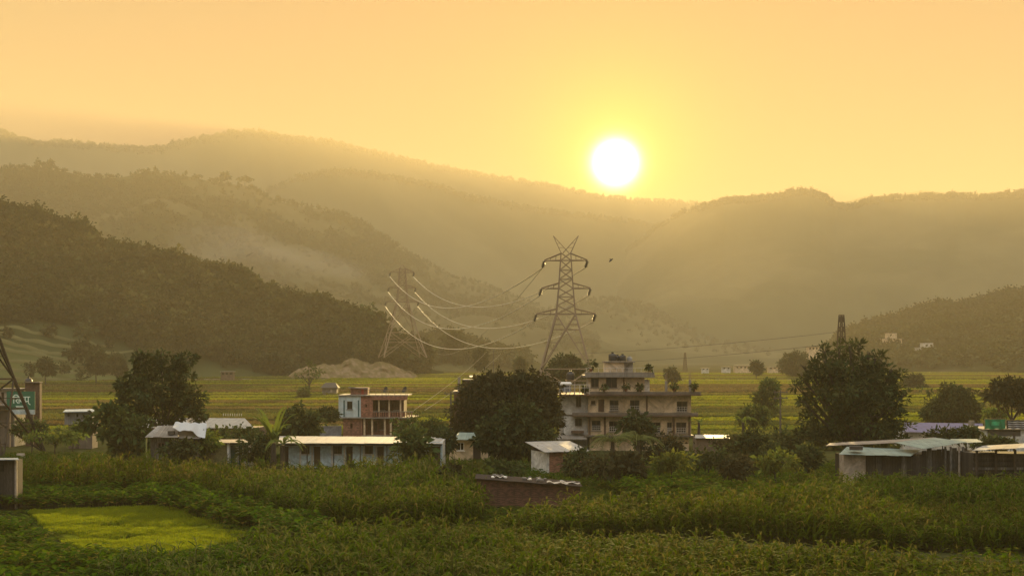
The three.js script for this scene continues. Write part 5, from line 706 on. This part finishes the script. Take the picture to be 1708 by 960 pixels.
// bushes
[[52, 712, 26, 14, 160, 'A', 'green bush under the green sign board'], [120, 716, 20, 8, 158, 'C', 'low bush at the foot of the grey hut'], [506, 656, 11, 12, 335, 'A', 'small bush under the thin tree in the paddies'], [1256, 742, 34, 24, 132, 'B', 'dark bush thicket below the slender hazy tree'], [1216, 742, 24, 14, 138, 'D', 'dark bush right of the bright tin roof'], [1305, 736, 22, 18, 140, 'B', 'dark bush left of the large right tree'], [1258, 694, 28, 18, 180, 'A', 'leafy bush with pale twigs below the slender tree'], [1228, 778, 20, 16, 112, 'D', 'dark little tree standing in the leafy plot'], [1345, 762, 20, 22, 120, 'B', 'leaning dark bush left of the tin shed'], [1120, 768, 36, 11, 116, 'Y', 'yellow green bushes before the tall house garden'], [1180, 760, 28, 16, 122, 'B', 'dark bush at the right of the garden'], [1295, 768, 30, 13, 116, 'Y', 'yellow green bushes in front of the dark thicket'], [1030, 774, 48, 18, 114, 'D', 'dark undergrowth bush below the palms'], [965, 772, 24, 20, 121, 'B', 'dark bush right of the brick shed'], [1100, 742, 38, 18, 135, 'D', 'dark hedge at the foot of the tall house'], [748, 798, 20, 30, 104, 'D', 'bare brownish shrub left of the brick shelter'], [835, 780, 40, 11, 118, 'A', 'low bushes behind the brick shelter'], [796, 786, 16, 8, 110, 'Y', 'bright yellow green bush behind the shelter corner'], [705, 712, 42, 17, 168, 'A', 'green thicket right of the brick house'], [742, 735, 14, 18, 136, 'B', 'dark bush between the blue house and cottage'], [392, 724, 44, 11, 142, 'A', 'brownish green thicket before the long shed'], [430, 742, 24, 18, 127, 'B', 'tangled dark bush left of the banana plant'], [340, 735, 14, 12, 126, 'C', 'yellowish bush right of the plank shed'], [300, 748, 26, 9, 121, 'B', 'dark bush before the plank shed door'], [545, 690, 14, 10, 180, 'B', 'bush on the yard wall left of the brick house'], [1575, 725, 26, 8, 140, 'B', 'dark bushes behind the tin shed roofs'], [1615, 722, 16, 9, 138, 'B', 'dark bush under the chimney of the blue roof'], [1665, 690, 20, 12, 185, 'C', 'yellowish bush behind the banners'], [90, 728, 45, 6, 150, 'C', 'long green hedge on the left terrace'], [1660, 738, 30, 5, 130, 'B', 'low dark hedge before the banner house']].forEach(([px, py, rx, ry, D, m, label]) => tree('bush', label, D, px, [[px, py, rx, ry], [px - rx * 0.55, py + ry * 0.3, rx * 0.55, ry * 0.75, 0.3], [px + rx * 0.5, py + ry * 0.25, rx * 0.55, ry * 0.8, -0.3]], { bush: true, category: 'bush', mat: M['leaf' + m], trunk: 0.06, twigs: m === 'D' && px === 748 ? 9 : 2, leaf: 0.34, spike: 0.25, clumps: px === 748 ? 30 : undefined }));

// ---------------------------------------------------------------- bananas and palms: every frond a piece
function fronds(name, label, category, D, px, topPy, n, len, w, mat, up, seed, stemH) {
  const gy = groundY(D), h = Y(topPy, D) - gy, t = thing(name, label, category, [X(px, D), gy, -D]), r = rng(seed); mesh('stem', cyl(w * 0.45 + 0.08, w * 0.2 + 0.05, h, 9), M.bark, t);
  for (let i = 0; i < n; i++) {
    const a = i * 2.4 + r() * 0.6, L = new Leaves(), l = len * (0.75 + 0.45 * r()), u = up * (0.6 + 0.6 * r()), d = V(Math.cos(a), 0, Math.sin(a)), sd = V(-d.z, 0, d.x), pts = [], k = 9; for (let s = 0; s <= k; s++) { const q = s / k; pts.push(V(d.x * l * q * 0.85, l * (u * q - 0.95 * q * q), d.z * l * q * 0.85).add(V(0, h, 0))); }
    if (category === 'palm') { L.strip(pts, sd, () => 0.05, [1, 1, 1]); for (let s = 1; s < k; s++) for (const e of [-1, 1]) for (const o of [0, 0.5]) { const p = pts[s].clone().lerp(pts[s + 1], o), dir = sd.clone().multiplyScalar(e).add(V(d.x * 0.6, -0.35, d.z * 0.6)).normalize(); L.leaf(p, dir, V(d.x, 0.2, d.z).normalize(), w * (1.15 - 0.6 * s / k), 0.09, [1, 1, 1]); } }
    else { const half = (e) => L.strip(pts.map((p, s) => { const q = s / k; return p.clone().addScaledVector(sd, e * w * 0.25 * (q * 3.2) * (1 - q) ** 0.55).add(V(0, 0.1 * w, 0)); }), sd.clone().add(V(0, e * 0.35, 0)).normalize(), (q) => w * 0.62 * Math.min(1, q * 4) * Math.sqrt(1 - q * 0.98), [1, 1, 1]); half(1); half(-1); }
    mesh('frond', L.geo(), mat, t);
  }
}
fronds('banana_plant', 'banana plant with upright yellow green leaves by the low house', 'banana', 126, 456, 738, 9, 2.9, 0.7, M.banana, 1.9, 3);
fronds('banana_plant', 'banana plant with drooping dull leaves left of the blue house', 'banana', 124, 472, 742, 7, 2.2, 0.55, M.leafC.clone(), 1.0, 5);
fronds('palm', 'left palm with arching fronds before the tall house', 'palm', 126, 1022, 736, 15, 2.7, 0.55, M.palm, 0.95, 7);
fronds('palm', 'right palm with arching fronds before the tall house', 'palm', 128, 1064, 734, 15, 2.8, 0.55, M.palm, 0.95, 8);
fronds('banana_plant', 'banana plant with pale twisted leaves below the slender tree', 'banana', 150, 1240, 704, 6, 2.0, 0.4, M.banana, 1.1, 9);
fronds('banana_plant', 'banana plant at the right corner of the tall house', 'banana', 158, 1166, 704, 6, 1.6, 0.4, M.leafC.clone(), 1.1, 10);

// ---------------------------------------------------------------- eroded bank at the foot of the hill, pale field road
{
  const nU = 90, nV = 16, pos = [], idx = [], col = []; for (let i = 0; i <= nU; i++) for (let j = 0; j <= nV; j++) { const px = 478 + 225 * i / nU, v = j / nV, D = 500 + 14 * v + 6 * fbm(px * 0.045, v * 2.2 + 5, 4), h = 8.5 * Math.sin(Math.PI * Math.min(1, i / nU * 1.02)) ** 0.45 * (0.75 + 0.5 * fbm(px * 0.03, 2, 3)), q = V(X(px, D), groundY(500) - 0.5 + h * v + 0.8 * fbm(px * 0.1, v * 6, 3), -D); pos.push(q.x, q.y, q.z); const n = fbm(px * 0.16, v * 9, 5), t = sstep(-0.1, 0.25, n), c = [0.2, 0.15, 0.1].map((a, k) => a * t + [0.12, 0.1, 0.05][k] * (1 - t)); col.push(...c); }
  for (let i = 0; i < nU; i++) for (let j = 0; j < nV; j++) { const a = i * (nV + 1) + j, b = a + nV + 1; idx.push(a, b, a + 1, b, b + 1, a + 1); }
  const g = new THREE.BufferGeometry(); g.setAttribute('position', new THREE.Float32BufferAttribute(pos, 3)); g.setAttribute('color', new THREE.Float32BufferAttribute(col, 3)); g.setIndex(idx); g.computeVertexNormals(); struct('eroded_bank', g, matte(1, 1, 1, { vertexColors: true, side: THREE.DoubleSide }), 'pale eroded earth bank at the foot of the wooded hill');
  const rp = [], ri = []; for (let i = 0; i <= 60; i++) { const x = -130 + 290 * i / 60, z = -(480 + 6 * Math.sin(i * 0.13)); rp.push(x, groundY(480) + 0.5, z, x, groundY(480) + 0.55, z - 5); } for (let i = 0; i < 60; i++) { const a = i * 2; ri.push(a, a + 2, a + 1, a + 2, a + 3, a + 1); } const rg = new THREE.BufferGeometry(); rg.setAttribute('position', new THREE.Float32BufferAttribute(rp, 3)); rg.setIndex(ri); rg.computeVertexNormals(); struct('road', rg, matte(0.36, 0.3, 0.24), 'pale dirt road along the far edge of the paddies');
}
{ // old terraces low on the left slope
  for (let k = 0; k < 7; k++) { const v = 0.05 + k * 0.045, pos = [], idx = [], x0 = -150 + 40 * ((k * 37) % 3), x1 = 120 + 35 * ((k * 23) % 4), n = 40; for (let i = 0; i <= n; i++) { const p = woodL.surf(x0 + (x1 - x0) * i / n, v), w = 0.5 * fbm(i * 0.3, k, 2); pos.push(p.x, p.y - 0.6, p.z, p.x, p.y + 0.9 + w, p.z, p.x, p.y + 1.0 + w, p.z - 5); } for (let i = 0; i < n; i++) { const a = i * 3; idx.push(a, a + 3, a + 1, a + 3, a + 4, a + 1, a + 1, a + 4, a + 2, a + 4, a + 5, a + 2); } const g = new THREE.BufferGeometry(); g.setAttribute('position', new THREE.Float32BufferAttribute(pos, 3)); g.setIndex(idx); g.computeVertexNormals(); struct('terrace', g, matte(0.11, 0.11, 0.05, { side: THREE.DoubleSide }), 'narrow field terrace low on the wooded left hill'); }
}
// ---------------------------------------------------------------- smoke over the middle hill, a bird
{
  const r = rng(5), g = []; for (let i = 0; i < 30; i++) { const t = i / 29, s = 5 + 20 * t; const p = P(602 - 260 * t * (0.7 + 0.3 * t) + (r() - 0.5) * 30, 458 - 40 * t + (r() - 0.5) * 26 * (0.4 + t), 1250); const q = new THREE.IcosahedronGeometry(s, 2).scale(1.7, 0.8, 1).translate(p.x, p.y, p.z); q.deleteAttribute('uv'); g.push(q); }
  const m = mesh('smoke', mergeGeometries(g), new THREE.MeshLambertMaterial({ color: new THREE.Color(0.8, 0.78, 0.74), transparent: true, opacity: 0.014, depthWrite: false }), scene); m.userData = { kind: 'stuff', label: 'thin drifting smoke before the hazy middle hill', category: 'smoke' };
  const t = thing('bird', 'dark bird flying right of the tall lattice tower', 'bird', [X(1019, 95), Y(434, 95), -95], 0.5), prof = [[0, -0.2], [0.025, -0.16], [0.05, -0.05], [0.045, 0.06], [0.03, 0.12], [0.032, 0.16], [0.012, 0.2], [0, 0.23]];
  const body = new THREE.LatheGeometry(prof.map(([a, b]) => new THREE.Vector2(a, b)), 10).rotateZ(-1.25); const wingG = (s) => { const w = new Leaves(); const c = [1, 1, 1]; w.strip([V(0.06, 0.02, 0), V(0.03, 0.1, s * 0.14), V(-0.06, 0.06, s * 0.3)], V(1, 0.1, 0), (q) => 0.13 * (1 - q * 0.8), c); return w.geo(); };
  mesh('body', body, M.tank, t); const wm = S(0.02, 0.018, 0.016, { side: THREE.DoubleSide }); mesh('wing', wingG(1), wm, t); mesh('wing', wingG(-1), wm, t); t.rotation.z = 0.3;
}

// ---------------------------------------------------------------- shadows on everything, then draw
scene.traverse((o) => { if (o.isMesh) { o.castShadow = true; o.receiveShadow = true; } });
renderer.render(scene, camera);
